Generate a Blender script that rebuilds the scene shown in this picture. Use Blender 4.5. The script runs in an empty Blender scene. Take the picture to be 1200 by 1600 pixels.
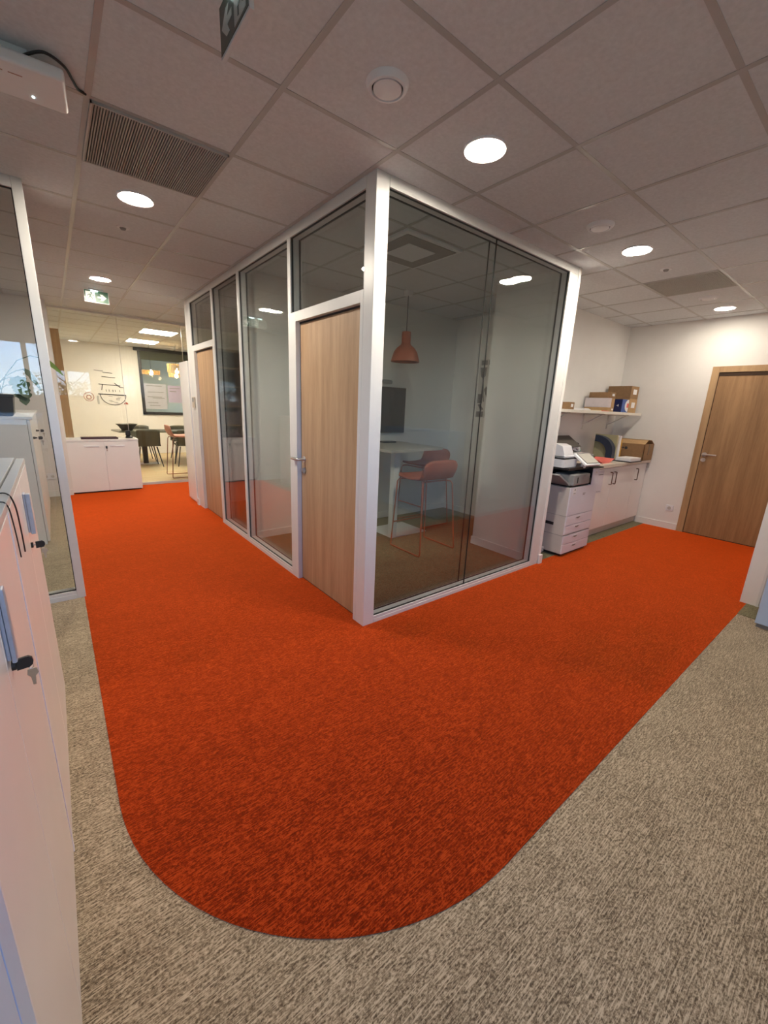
import bpy, bmesh, math, random
from mathutils import Vector, Matrix
random.seed(4)
PI = math.pi
S = bpy.context.scene
COL = S.collection
H = 2.69                                   # ceiling height

# ------------------------------------------------------------------ helpers
def smooth(pts, n=8):
    pts = [Vector(p) for p in pts]; out = []
    for i in range(len(pts) - 1):
        a, b, c_, d = pts[max(i - 1, 0)], pts[i], pts[i + 1], pts[min(i + 2, len(pts) - 1)]
        for k in range(n):
            t = k / n
            out.append(.5 * ((2 * b) + (c_ - a) * t + (2 * a - 5 * b + 4 * c_ - d) * t * t + (3 * b - a - 3 * c_ + d) * t ** 3))
    return out + [pts[-1]]
class MB:
    """collects solid shapes, then links them as ONE mesh object"""
    def __init__(s):
        s.v = []; s.f = []
    def _add(s, vs, fs):
        n = len(s.v); s.v += [tuple(v) for v in vs]; s.f += [tuple(i + n for i in f) for f in fs]
        return s
    def _bm(s, bm, M=None):
        if M is not None: bm.transform(M)
        bm.verts.ensure_lookup_table()
        s._add([v.co[:] for v in bm.verts], [[v.index for v in f.verts] for f in bm.faces]); bm.free()
        return s
    def box(s, x0, x1, y0, y1, z0, z1, b=0, seg=2, M=None):
        bm = bmesh.new()
        bmesh.ops.create_cube(bm, size=1)
        for v in bm.verts:
            v.co = Vector(((x0 + x1) / 2 + v.co.x * (x1 - x0), (y0 + y1) / 2 + v.co.y * (y1 - y0), (z0 + z1) / 2 + v.co.z * (z1 - z0)))
        if b: bmesh.ops.bevel(bm, geom=bm.edges[:], offset=b, segments=seg, profile=.5, affect='EDGES')
        bm.verts.index_update()
        return s._bm(bm, M)
    def lathe(s, prof, c=(0, 0, 0), n=32, axis='Z', M=None):
        vs = []; fs = []
        for r, z in prof:
            for k in range(n):
                a = 2 * PI * k / n; p = (r * math.cos(a), r * math.sin(a), z)
                if axis == 'X': p = (p[2], p[0], p[1])
                if axis == 'Y': p = (p[0], p[2], p[1])
                q = Vector((p[0] + c[0], p[1] + c[1], p[2] + c[2]))
                vs.append(M @ q if M is not None else q)
        m = len(prof)
        for i in range(m - 1):
            for k in range(n):
                fs.append((i * n + k, i * n + (k + 1) % n, (i + 1) * n + (k + 1) % n, (i + 1) * n + k))
        fs.append(tuple(range(n - 1, -1, -1))); fs.append(tuple((m - 1) * n + k for k in range(n)))
        return s._add(vs, fs)
    def cyl(s, p0, p1, r, r1=None, n=16):
        return s.tube([p0, p1], r, n, r1)
    def tube(s, pts, r, n=10, r1=None):
        pts = [Vector(p) for p in pts]; vs = []; fs = []
        r1 = r if r1 is None else r1
        up = None
        for i, p in enumerate(pts):
            d = (pts[min(i + 1, len(pts) - 1)] - pts[max(i - 1, 0)]).normalized()
            if up is None:
                up = Vector((0, 0, 1)) if abs(d.z) < .9 else Vector((1, 0, 0))
            a = d.cross(up).normalized(); b = a.cross(d).normalized(); up = b
            rr = r + (r1 - r) * i / (len(pts) - 1)
            for k in range(n):
                t = 2 * PI * k / n; vs.append(p + a * rr * math.cos(t) + b * rr * math.sin(t))
        for i in range(len(pts) - 1):
            for k in range(n):
                fs.append((i * n + k, i * n + (k + 1) % n, (i + 1) * n + (k + 1) % n, (i + 1) * n + k))
        fs.append(tuple(range(n - 1, -1, -1))); fs.append(tuple((len(pts) - 1) * n + k for k in range(n)))
        return s._add(vs, fs)
    def prism(s, poly, axis, a0, a1, M=None):
        """extrude a 2-D polygon; axis X: poly=(y,z), Y: (x,z), Z: (x,y)"""
        def P(u, w, t):
            q = {'X': (t, u, w), 'Y': (u, t, w), 'Z': (u, w, t)}[axis]
            return M @ Vector(q) if M is not None else q
        n = len(poly)
        vs = [P(u, w, a0) for u, w in poly] + [P(u, w, a1) for u, w in poly]
        fs = [tuple(range(n)), tuple(range(2 * n - 1, n - 1, -1))]
        fs += [(i, n + i, n + (i + 1) % n, (i + 1) % n) for i in range(n)]
        return s._add(vs, fs)
    def build(s, name, mat, parent=None, off=(0, 0, 0), ang=35):
        me = bpy.data.meshes.new(name)
        o = Vector(off)
        me.from_pydata([Vector(v) - o for v in s.v], [], s.f); me.update()
        bm = bmesh.new(); bm.from_mesh(me); bmesh.ops.recalc_face_normals(bm, faces=bm.faces[:]); bm.to_mesh(me); bm.free()
        me.materials.append(mat)
        me.polygons.foreach_set('use_smooth', [True] * len(me.polygons))
        me.set_sharp_from_angle(angle=math.radians(ang))
        ob = bpy.data.objects.new(name, me); COL.objects.link(ob)
        wn = ob.modifiers.new('normals', 'WEIGHTED_NORMAL'); wn.keep_sharp = True; wn.weight = 100
        if parent: ob.parent = parent
        return ob

def tag(o, label=None, cat=None, group=None, kind=None):
    if label: o['label'] = label
    if cat: o['category'] = cat
    if group: o['group'] = group
    if kind: o['kind'] = kind
    return o
class Thing:
    """an Empty at a thing's base; parts are given in world coordinates when world=True"""
    def __init__(s, name, label, cat, loc=(0, 0, 0), rz=0, group=None, kind=None, world=True):
        s.o = bpy.data.objects.new(name, None); COL.objects.link(s.o)
        s.o.empty_display_size = .05
        s.o.location = loc; s.o.rotation_euler = (0, 0, rz); s.off = loc if world else (0, 0, 0)
        tag(s.o, label, cat, group, kind)
    def part(s, name, mb, mat, parent=None, label=None, ang=35):
        ob = mb.build(name, mat, parent or s.o, s.off, ang)
        if label: ob['label'] = label
        return ob
def single(name, mb, mat, label, cat, group=None, loc=(0, 0, 0), kind=None):
    o = mb.build(name, mat, None, loc); o.location = loc
    return tag(o, label, cat, group, kind)
def struct(name, mb, mat, label=None, cat=None):
    o = mb.build(name, mat); o['kind'] = 'structure'
    if label: o['label'] = label; o['category'] = cat or 'room'
    return o
def dup(root, loc, rz=None, label=None, group=None):
    r = root.copy(); COL.objects.link(r); r.location = loc
    if rz is not None: r.rotation_euler = (0, 0, rz)
    if label: r['label'] = label
    if group: r['group'] = group
    for ch in list(root.children):
        c = ch.copy(); COL.objects.link(c); c.parent = r
        for g in list(ch.children):
            d = g.copy(); COL.objects.link(d); d.parent = c
    return r

# ------------------------------------------------------------------ materials
def new_mat(name):
    m = bpy.data.materials.new(name); m.use_nodes = True
    nt = m.node_tree; b = nt.nodes['Principled BSDF']
    return m, nt, b
def mat(name, col, rough=.5, metal=0, var=.04, scale=18, bump=0, spec=.5, emit=None, es=0, coat=0):
    m, nt, b = new_mat(name)
    N = nt.nodes; L = nt.links
    tc = N.new('ShaderNodeTexCoord'); nz = N.new('ShaderNodeTexNoise'); nz.inputs['Scale'].default_value = scale; nz.inputs['Detail'].default_value = 4
    L.new(tc.outputs['Object'], nz.inputs['Vector'])
    rp = N.new('ShaderNodeValToRGB')
    rp.color_ramp.elements[0].color = tuple(c * (1 - var) for c in col) + (1,); rp.color_ramp.elements[1].color = tuple(min(1, c * (1 + var)) for c in col) + (1,)
    rp.color_ramp.elements[0].position = .3; rp.color_ramp.elements[1].position = .7
    L.new(nz.outputs['Fac'], rp.inputs['Fac']); L.new(rp.outputs['Color'], b.inputs['Base Color'])
    b.inputs['Roughness'].default_value = rough; b.inputs['Metallic'].default_value = metal
    b.inputs['Specular IOR Level'].default_value = spec
    if coat: b.inputs['Coat Weight'].default_value = coat
    if bump:
        bp = N.new('ShaderNodeBump'); bp.inputs['Strength'].default_value = bump; bp.inputs['Distance'].default_value = .002
        L.new(nz.outputs['Fac'], bp.inputs['Height']); L.new(bp.outputs['Normal'], b.inputs['Normal'])
    if emit:
        b.inputs['Emission Color'].default_value = tuple(emit) + (1,); b.inputs['Emission Strength'].default_value = es
    return m
def carpet(name, c0, c1, c2, sheen=(1, 1, 1), sw=.6, pile_sheen=None):
    m, nt, b = new_mat(name); N = nt.nodes; L = nt.links
    tc = N.new('ShaderNodeTexCoord')
    def noise(sc, scale, det=3, rough=.6):
        mp = N.new('ShaderNodeMapping'); mp.inputs['Scale'].default_value = sc
        L.new(tc.outputs['Object'], mp.inputs['Vector'])
        n = N.new('ShaderNodeTexNoise'); n.inputs['Scale'].default_value = scale; n.inputs['Detail'].default_value = det; n.inputs['Roughness'].default_value = rough
        L.new(mp.outputs['Vector'], n.inputs['Vector']); return n.outputs['Fac']
    pile = noise((.8, 1.3, 1), 120, 3, .75)           # tufts
    strand = noise((1, 14, 1), 16, 3, .65)        # threads running along x
    big = noise((1, 2, 1), 3.5, 2, .5)
    def mth(op, a, bb):
        n = N.new('ShaderNodeMath'); n.operation = op
        for i, q in enumerate((a, bb)):
            if isinstance(q, (int, float)): n.inputs[i].default_value = q
            else: L.new(q, n.inputs[i])
        return n.outputs[0]
    s = mth('ADD', mth('MULTIPLY', pile, .64), mth('ADD', mth('MULTIPLY', strand, .27), mth('MULTIPLY', big, .09)))
    rp = N.new('ShaderNodeValToRGB'); e = rp.color_ramp.elements
    e[0].position = .41; e[0].color = c0 + (1,); e[1].position = .60; e[1].color = c2 + (1,)
    k = e.new(.5); k.color = c1 + (1,)
    L.new(s, rp.inputs['Fac'])
    # sparse bright threads
    th = noise((2, 30, 1), 9, 1.5, .5)
    r2 = N.new('ShaderNodeMapRange'); r2.inputs['From Min'].default_value = .56; r2.inputs['From Max'].default_value = .63
    L.new(th, r2.inputs['Value'])
    mx = N.new('ShaderNodeMix'); mx.data_type = 'RGBA'
    L.new(mth('MULTIPLY', r2.outputs['Result'], .85), mx.inputs['Factor']); L.new(rp.outputs['Color'], mx.inputs['A']); mx.inputs['B'].default_value = c2 + (1,)
    L.new(mx.outputs['Result'], b.inputs['Base Color'])
    b.inputs['Roughness'].default_value = .95; b.inputs['Specular IOR Level'].default_value = .1
    b.inputs['Sheen Weight'].default_value = sw; b.inputs['Sheen Roughness'].default_value = .45; b.inputs['Sheen Tint'].default_value = tuple(sheen) + (1,)
    bp = N.new('ShaderNodeBump'); bp.inputs['Strength'].default_value = .7; bp.inputs['Distance'].default_value = .004
    L.new(s, bp.inputs['Height']); L.new(bp.outputs['Normal'], b.inputs['Normal'])
    if pile_sheen:                     # second layer of raised fibres: brighter at a grazing view, as cut pile is
        sh = N.new('ShaderNodeBsdfSheen'); sh.inputs['Color'].default_value = tuple(pile_sheen) + (1,); sh.inputs['Roughness'].default_value = .55
        ad = N.new('ShaderNodeAddShader'); L.new(b.outputs[0], ad.inputs[0]); L.new(sh.outputs[0], ad.inputs[1])
        L.new(ad.outputs[0], N['Material Output'].inputs['Surface'])
    return m
def wood(name, c0, c1, rough=.45, along='Z', scale=1.0):
    m, nt, b = new_mat(name); N = nt.nodes; L = nt.links
    tc = N.new('ShaderNodeTexCoord'); mp = N.new('ShaderNodeMapping')
    k = .55 * scale
    mp.inputs['Scale'].default_value = {'Z': (9, 9, k), 'X': (k, 9, 9), 'Y': (9, k, 9)}[along]
    L.new(tc.outputs['Object'], mp.inputs['Vector'])
    n = N.new('ShaderNodeTexNoise'); n.inputs['Scale'].default_value = 1.6; n.inputs['Detail'].default_value = 7; n.inputs['Roughness'].default_value = .62; n.inputs['Distortion'].default_value = .35
    L.new(mp.outputs['Vector'], n.inputs['Vector'])
    n2 = N.new('ShaderNodeTexNoise'); n2.inputs['Scale'].default_value = 22; n2.inputs['Detail'].default_value = 3
    L.new(mp.outputs['Vector'], n2.inputs['Vector'])
    mx = N.new('ShaderNodeMath'); mx.operation = 'MULTIPLY_ADD'; mx.inputs[1].default_value = .25
    L.new(n2.outputs['Fac'], mx.inputs[0]); L.new(n.outputs['Fac'], mx.inputs[2])
    rp = N.new('ShaderNodeValToRGB'); e = rp.color_ramp.elements
    e[0].position = .42; e[0].color = c0 + (1,); e[1].position = .78; e[1].color = c1 + (1,)
    L.new(mx.outputs[0], rp.inputs['Fac']); L.new(rp.outputs['Color'], b.inputs['Base Color'])
    b.inputs['Roughness'].default_value = rough
    return m
def glass(name, tint=(.93, .95, .93), refl=1.0):
    m = bpy.data.materials.new(name); m.use_nodes = True; nt = m.node_tree; N = nt.nodes; L = nt.links
    N.remove(N['Principled BSDF'])
    tr = N.new('ShaderNodeBsdfTransparent'); tr.inputs['Color'].default_value = tint + (1,)
    gl = N.new('ShaderNodeBsdfGlossy'); gl.inputs['Roughness'].default_value = 0.0
    ge = N.new('ShaderNodeNewGeometry')
    ior = N.new('ShaderNodeMapRange'); ior.inputs['To Min'].default_value = 1.5; ior.inputs['To Max'].default_value = 1 / 1.5
    L.new(ge.outputs['Backfacing'], ior.inputs['Value'])
    fr = N.new('ShaderNodeFresnel'); L.new(ior.outputs['Result'], fr.inputs['IOR'])
    mu = N.new('ShaderNodeMath'); mu.operation = 'MULTIPLY'; mu.inputs[1].default_value = refl; L.new(fr.outputs[0], mu.inputs[0])
    mx = N.new('ShaderNodeMixShader'); L.new(mu.outputs[0], mx.inputs[0]); L.new(tr.outputs[0], mx.inputs[1]); L.new(gl.outputs[0], mx.inputs[2])
    L.new(mx.outputs[0], N['Material Output'].inputs['Surface'])
    return m
def emis(name, col, st):
    m = bpy.data.materials.new(name); m.use_nodes = True; nt = m.node_tree; N = nt.nodes
    N.remove(N['Principled BSDF']); e = N.new('ShaderNodeEmission'); e.inputs[0].default_value = tuple(col) + (1,); e.inputs[1].default_value = st
    nt.links.new(e.outputs[0], N['Material Output'].inputs['Surface']); return m

M = {}
M['orange'] = carpet('orange carpet', (.052, .002, .0003), (.138, .0072, .0006), (.40, .048, .008), (1, .14, .018), 1.0, (1, .15, .018))
M['beige'] = carpet('beige carpet', (.095, .064, .037), (.285, .212, .132), (.58, .455, .31), (1, .92, .80), .5)
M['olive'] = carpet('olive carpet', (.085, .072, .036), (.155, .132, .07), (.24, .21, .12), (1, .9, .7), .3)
M['tile'] = mat('ceiling tile', (.68, .70, .725), .95, var=.06, scale=60, bump=.15)
M['tbar'] = mat('ceiling grid', (.46, .455, .45), .32, var=.02)
M['wall'] = mat('white wall paint', (.82, .80, .77), .7, var=.015, scale=6)
M['frame'] = mat('white lacquered aluminium', (.72, .715, .70), .35, var=.01)
M['white'] = mat('white laminate', (.87, .86, .85), .3, var=.012, scale=5)
M['cab'] = mat('white cabinet laminate', (.88, .85, .83), .22, var=.012, scale=5)
M['cabgrey'] = mat('light grey steel', (.55, .56, .56), .3, var=.02)
M['trimw'] = mat('pale lilac edge strip', (.86, .86, .93), .25, var=.01)
M['daylit'] = mat('laminate tinted daylight blue', (.50, .65, .88), .3, var=.01)  # the blue of daylight is put into the laminate colour
M['skirt'] = mat('white skirting', (.82, .80, .78), .45, var=.01)
M['oak'] = wood('oak door', (.36, .225, .125), (.52, .345, .205))
M['oakr'] = wood('dark oak door', (.26, .140, .062), (.42, .245, .120))
M['oaktrim'] = wood('oak trim', (.38, .23, .115), (.52, .34, .18))
M['floorwood'] = wood('wood floor', (.52, .40, .21), (.66, .52, .30), along='X')
M['rubber'] = mat('black gasket', (.012, .012, .012), .6)
M['black'] = mat('black plastic', (.014, .014, .016), .4, var=.2)
M['blacks'] = mat('black screen with painted reflection', (.016, .026, .042), .12, var=.1)  # bluish lift in the black paints a screen reflection
M['steel'] = mat('brushed steel', (.62, .60, .58), .3, 1, var=.08, scale=90)
M['alu'] = mat('anodised aluminium', (.42, .46, .54), .5, .35, var=.05, scale=60)
M['brass'] = mat('nickel key', (.52, .47, .40), .35, 1, var=.1)
M['grille'] = mat('grey grille', (.34, .32, .30), .5, .0, var=.05)
M['grilleb'] = mat('grille cavity', (.02, .018, .016), .8)
M['lightgrille'] = mat('perforated grey metal', (.55, .55, .51), .55, .2, var=.25, scale=240)
M['vent'] = mat('white vent plastic', (.80, .81, .84), .4, var=.01)
LC = (1.0, .90, .75)
M['lamp'] = emis('downlight glow', LC, 112)
M['lampl'] = emis('left corridor downlight glow', LC, 135)
M['lampp'] = emis('printer downlight glow', LC, 108)
M['lampd'] = emis('end wall downlight glow', LC, 41)
M['panel'] = emis('ceiling panel glow', (1.0, .90, .71), 16)
M['glass'] = glass('partition glass', (.955, .972, .966), 1.0)
M['glassl'] = glass('grey tinted glass', (.855, .875, .865), 1.25)
M['glassc'] = glass('clear glass', (.97, .975, .96), .8)
M['coral'] = mat('coral shell', (.37, .095, .045), .55, var=.03)
M['corald'] = mat('coral steel tube', (.42, .12, .06), .4, var=.03)
M['coralp'] = mat('pale coral shell', (.60, .24, .17), .5, var=.03)
M['oliveshell'] = mat('olive shell', (.055, .052, .030), .55, var=.05)
M['tabletop'] = mat('grey beige laminate', (.42, .38, .33), .35, var=.04)
M['darktop'] = mat('dark green table top', (.10, .105, .075), .25, var=.04)
M['cardboard'] = mat('brown cardboard', (.30, .175, .085), .85, var=.07, scale=30)
M['cardlight'] = mat('light cardboard', (.46, .29, .14), .85, var=.07, scale=30)
M['paper'] = mat('white paper', (.82, .80, .80), .8, var=.01)
M['lilac'] = mat('lilac white printer plastic', (.74, .73, .80), .45, var=.01)
M['pgrey'] = mat('warm grey printer plastic', (.58, .55, .52), .5, var=.02)
M['dgrey'] = mat('mid grey plastic', (.27, .27, .27), .45, var=.03)
M['sgrey'] = mat('screen grey', (.50, .48, .42), .25, var=.02)
M['navy'] = mat('navy plastic', (.018, .028, .055), .5, var=.08)
M['blue'] = mat('blue print', (.03, .09, .36), .4, var=.05)
M['navyprint'] = mat('dark blue print', (.008, .018, .10), .4, var=.05)
M['red'] = mat('salmon paper', (.85, .19, .15), .7, var=.03)
M['orangebook'] = mat('yellow card', (.70, .38, .05), .7, var=.03)
M['khaki'] = mat('khaki card', (.42, .38, .22), .7, var=.05)
M['green'] = mat('exit sign green', (.010, .11, .045), .35, var=.03)
M['greend'] = mat('exit sign dark green', (.03, .045, .035), .3, var=.03)
M['signw'] = mat('exit sign white', (.85, .88, .85), .4, var=.01, emit=(.9, 1, .93), es=.03)
M['signwd'] = mat('unlit sign white', (.42, .42, .40), .4, var=.01)
M['led'] = emis('sign led', (.75, 1, .95), 3)
M['acrylic'] = mat('sign body', (.70, .70, .72), .25, var=.01)
M['leaf'] = mat('leaf green', (.030, .085, .022), .4, var=.25, scale=9)
M['leafl'] = mat('light leaf', (.16, .27, .06), .4, var=.25, scale=9)
M['soil'] = mat('soil', (.03, .02, .014), .95, var=.3)
M['plum'] = mat('plum plastic', (.055, .012, .022), .35, var=.05)
M['ink'] = mat('ink print', (.04, .04, .05), .7)
M['bark'] = mat('bark', (.10, .075, .055), .9, var=.2)
M['foliage'] = mat('hedge foliage', (.30, .33, .15), .8, var=.4, scale=3)
M['grass'] = mat('grass', (.10, .15, .05), .9, var=.3, scale=2)
M['bulb'] = emis('bulb glow', (1, .72, .36), 9)
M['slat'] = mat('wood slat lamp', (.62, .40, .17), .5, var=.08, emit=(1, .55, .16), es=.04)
M['greenwall'] = mat('pale green wall', (.62, .64, .56), .8, var=.02)
M['purple'] = mat('lilac paper', (.52, .46, .62), .7, var=.04)
M['book1'] = mat('book spines', (.20, .15, .20), .7, var=.5, scale=14)

# ------------------------------------------------------------------ camera
c = dict(f=634.33, yaw=.8914, pitch=-.2526, roll=.0421, loc=(-1.4936, -2.028, 1.4745))
cy, sy, cp, sp, cr, sr = math.cos(c['yaw']), math.sin(c['yaw']), math.cos(c['pitch']), math.sin(c['pitch']), math.cos(c['roll']), math.sin(c['roll'])
fw = Vector((cp * cy, cp * sy, sp)); r0 = Vector((sy, -cy, 0)); u0 = r0.cross(fw)
rr = r0 * cr + u0 * sr; uu = -r0 * sr + u0 * cr
cam = bpy.data.cameras.new('camera'); cam.sensor_width = 36; cam.sensor_fit = 'AUTO'
cam.lens = c['f'] / 1600 * 36; cam.clip_start = .02; cam.clip_end = 200
co = bpy.data.objects.new('camera', cam); COL.objects.link(co)
Mx = Matrix.Identity(4)
for i in range(3):
    Mx[i][0] = rr[i]; Mx[i][1] = uu[i]; Mx[i][2] = -fw[i]; Mx[i][3] = c['loc'][i]
co.matrix_world = Mx
S.camera = co

# ------------------------------------------------------------------ floor
struct('floor', MB().box(-5, 5.1, -3.3, 10.6, -.1, 0), M['beige'], 'beige flecked carpet floor of the office', 'floor')
poly = [(-1.48, 5.95), (-1.48, -.515)]
for k in range(1, 25):
    a = PI + (PI / 2) * k / 24
    poly.append((-.48 + 1.0 * math.cos(a), -.515 + 1.0 * math.sin(a)))
poly += [(2.87, -1.515), (2.87, -1.47), (5.0, -1.47), (5.0, .03), (2.18, .03), (2.18, .04), (.04, .04), (.04, 4.1), (3.09, 4.1), (3.09, 5.95)]
single('orange_carpet', MB().prism(poly, 'Z', -.004, .004), M['orange'], 'orange flecked carpet with one rounded corner inlaid in the beige floor', 'carpet')
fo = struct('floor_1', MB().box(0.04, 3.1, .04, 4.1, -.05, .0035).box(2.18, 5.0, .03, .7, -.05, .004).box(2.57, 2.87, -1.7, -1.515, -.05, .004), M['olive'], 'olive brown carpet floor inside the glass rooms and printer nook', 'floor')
struct('floor_2', MB().box(-1.9, 3.1, 5.95, 10.5, -.05, .004), M['floorwood'], 'yellowish wood floor of the meeting room', 'floor')

# ------------------------------------------------------------------ ceiling
ceil = struct('ceiling', MB().box(-5, 5.1, -3.3, 12, H + .0005, H + .1), M['tile'], 'suspended tile ceiling', 'ceiling')
g = MB()
x = -.016 - .6 * 8
while x < 5.05:
    g.box(x - .012, x + .012, -3.3, 10.5, H - .0022, H + .006); x += .6
y = -.181 - .6 * 5
while y < 10.5:
    g.box(-5, 5.05, y - .012, y + .012, H - .0015, H + .006); y += .6
g.build('grid', M['tbar'], ceil)

# ------------------------------------------------------------------ walls
W = M['wall']
struct('wall_back', MB().box(5.0, 5.12, -1.6, 2.4, 0, 2.12).box(5.0, 5.12, -1.6, 2.4, 2.12, H), W, 'white end wall with the wooden door', 'wall')
struct('baseboard_back', MB().box(4.985, 5.0, -.365, .15, 0, .09, .003).box(4.985, 5.0, -1.47, -1.43, 0, .09, .003), M['skirt'], 'white skirting below the end wall', 'skirting')
struct('wall_nook', MB().box(2.10, 5.0, .68, .79, 0, H), W, 'white wall behind the shelf and printer', 'wall')
struct('wall_return', MB().box(2.10, 2.19, .095, .68, 0, H).box(2.165, 2.205, -.004, .1, 0, H), W, 'white wall end closing the glass room', 'wall')
struct('baseboard_return', MB().box(2.085, 2.10, .095, .80, 0, .09, .003).box(2.165, 2.222, -.02, .1, 0, .095, .003), M['skirt'], 'white skirting at the end of the glass room', 'skirting')
struct('wall_room_right', MB().box(3.1, 3.2, .79, 10.5, 0, H), W, 'white right wall of the glass rooms', 'wall')
struct('wall_divider', MB().box(.10, 3.1, 2.19, 2.27, 0, H), W, 'white dividing wall between the two glass rooms', 'wall')
struct('baseboard_divider', MB().box(.10, 3.1, 2.175, 2.19, .004, .085, .003), M['skirt'], 'white skirting of the dividing wall', 'skirting')
struct('baseboard_room_right', MB().box(3.085, 3.1, .79, 2.175, .004, .085, .003), M['skirt'], 'white skirting of the right room wall', 'skirting')
struct('wall_room_end', MB().box(0.0, 3.1, 4.035, 4.10, 0, H), W, 'white end wall of the glass rooms', 'wall')
struct('baseboard_end', MB().box(-.018, .03, 4.03, 4.115, 0, .095, .004), M['skirt'], 'white skirting stub at the far end of the glass front', 'skirting')
struct('wall_right', MB().box(2.87, 5.0, -1.57, -1.47, 0, H).box(2.87, 2.97, -3.3, -1.57, 0, H), W, 'white wall at the right edge of the corridor', 'wall')
struct('trim_1', MB().box(2.862, 2.87, -1.59, -1.572, 0, H), M['frame'], 'thin white corner strip on the right wall end', 'trim')
struct('wall_left', MB().box(-5, -1.40, 5.55, 5.66, 0, H), W, 'white wall behind the low cabinets and plant', 'wall')
struct('baseboard_left', MB().box(-5, -1.40, 5.535, 5.55, 0, .09, .003), M['skirt'], 'white skirting of the left wall', 'skirting')
struct('wall_far_left', MB().box(-5.1, -5, -3.3, 5.6, 0, H), W, 'white side wall of the open office', 'wall')
struct('wall_meeting_left', MB().box(-2.0, -1.9, 5.66, 10.5, 0, H), W, 'left wall of the meeting room', 'wall')
wx0, wx1, wz0, wz1 = .36, 2.4, 1.03, 2.66
struct('wall_meeting_back', MB().box(-2.0, wx0, 10.5, 10.6, 0, H).box(wx1, 3.2, 10.5, 10.6, 0, H).box(wx0, wx1, 10.5, 10.6, 0, wz0).box(wx0, wx1, 10.5, 10.6, wz1, H), W, 'cream back wall of the meeting room', 'wall')
struct('baseboard_meeting', MB().box(-1.9, 3.1, 10.485, 10.5, .004, .09, .003), M['skirt'], 'skirting of the meeting room back wall', 'skirting')
struct('wall_beyond', MB().box(-1, 4.5, 11.8, 11.9, 0, H).box(-1.1, -1, 10.6, 11.9, 0, H).box(4.5, 4.6, 10.6, 11.9, 0, H).box(-1, 4.5, 10.6, 11.9, -.1, 0), M['greenwall'], 'pale green wall of the room beyond the inner window', 'wall')
# window wall behind the camera
bx0, bx1, bz0, bz1 = -4.4, -.35, 1.38, 2.24
struct('wall_front', MB().box(-5, bx0, -3.3, -3.2, 0, H).box(bx1, 2.97, -3.3, -3.2, 0, H).box(bx0, bx1, -3.3, -3.2, 0, bz0).box(bx0, bx1, -3.3, -3.2, bz1, H), W, 'white wall with the outside window', 'wall')
wn = struct('window_1', MB().box(bx0, bx1, -3.29, -3.22, bz0, bz0 + .06).box(bx0, bx1, -3.29, -3.22, bz1 - .06, bz1).box(bx0, bx0 + .06, -3.29, -3.22, bz0, bz1).box(bx1 - .06, bx1, -3.29, -3.22, bz0, bz1).box(-3.1, -3.04, -3.29, -3.22, bz0, bz1).box(-1.75, -1.69, -3.29, -3.22, bz0, bz1), M['frame'], 'wide white framed window to the garden', 'window')
MB().box(bx0 + .05, bx1 - .05, -3.262, -3.25, bz0 + .05, bz1 - .05).build('pane', M['glassc'], wn)

# ------------------------------------------------------------------ glass box: partitions, posts, doors
F_ = M['frame']; D = .095
def panes(parent, axis, a0, a1, z0, z1, joints=()):
    """outer and inner pane with black gaskets; axis 'Y': wall x=0 running along y, 'X': wall y=0 running along x"""
    def bx(mb, u0, u1, d0, d1, q0, q1):
        return mb.box(d0, d1, u0, u1, q0, q1) if axis == 'Y' else mb.box(u0, u1, d0, d1, q0, q1)
    for d in (.014, .075):
        bx(MB(), a0, a1, d, d + .008, z0, z1).build('glass_pane', M['glass'], parent)
    k = MB(); t = .003
    for d in (.011, .072):
        bx(k, a0, a0 + t, d, d + .014, z0, z1); bx(k, a1 - t, a1, d, d + .014, z0, z1)
        bx(k, a0, a1, d, d + .014, z0, z0 + t); bx(k, a0, a1, d, d + .014, z1 - t, z1)
        for j in joints: bx(k, j - .0012, j + .0012, d - .001, d + .009, z0, z1)
    k.build('gasket', M['rubber'], parent)

single('corner_post', MB().box(0, .09, 0, D, 0, H, .004), F_, 'white square corner post where the two glass fronts meet', 'post')
# right front (y = 0)
T = Thing('glass_partition', 'large two pane glass front right of the corner post', 'glass partition', (1.1, 0, 0))
T.part('top_rail', MB().box(.09, 2.165, 0, D, H - .058, H, .002), F_)
T.part('bottom_rail', MB().box(.09, 2.165, 0, D, 0, .030, .002).box(.09, 2.165, .003, D, .030, .052, .002), F_)
T.part('side_rail', MB().box(2.03, 2.165, 0, D, .03, H - .058, .002), F_)
gp = T.part('glazing_bead', MB().box(.09, .096, .02, D - .02, .05, H - .058), F_)
def panes_for(T, *a):
    before = set(T.o.children)
    panes(T.o, *a)
    for ch in T.o.children:
        if ch not in before:
            ch.data.transform(Matrix.Translation(-Vector(T.off)))
panes_for(T, 'X', .09, 2.03, .052, H - .058, (1.055,))
# left front (x = 0)
def bar(y0, y1, z0, z1, x0=0, x1=D, b=.002): return MB().box(x0, x1, y0, y1, z0, z1, b)
T = Thing('glass_partition', 'wide clear glass pane left of the nearer wooden door', 'glass partition', (0, 1.6, 0))
T.part('top_rail', bar(1.085, 2.172, H - .06, H), F_)
T.part('bottom_rail', MB().box(0, D, 1.085, 2.172, 0, .035, .002).box(.003, D, 1.085, 2.172, .035, .06, .002), F_)
T.part('mullion', bar(2.118, 2.172, .035, H - .06), F_)
panes_for(T, 'Y', 1.085, 2.118, .06, H - .06)
T = Thing('glass_partition', 'narrow dark glass pane beside the farther wooden door', 'glass partition', (0, 2.5, 0))
T.part('top_rail', bar(2.172, 2.985, H - .06, H), F_)
T.part('bottom_rail', MB().box(0, D, 2.172, 2.985, 0, .035, .002).box(.003, D, 2.172, 2.985, .035, .06, .002), F_)
T.part('mullion', bar(2.93, 2.985, .035, H - .06), F_)
panes_for(T, 'Y', 2.172, 2.93, .06, H - .06)

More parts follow.
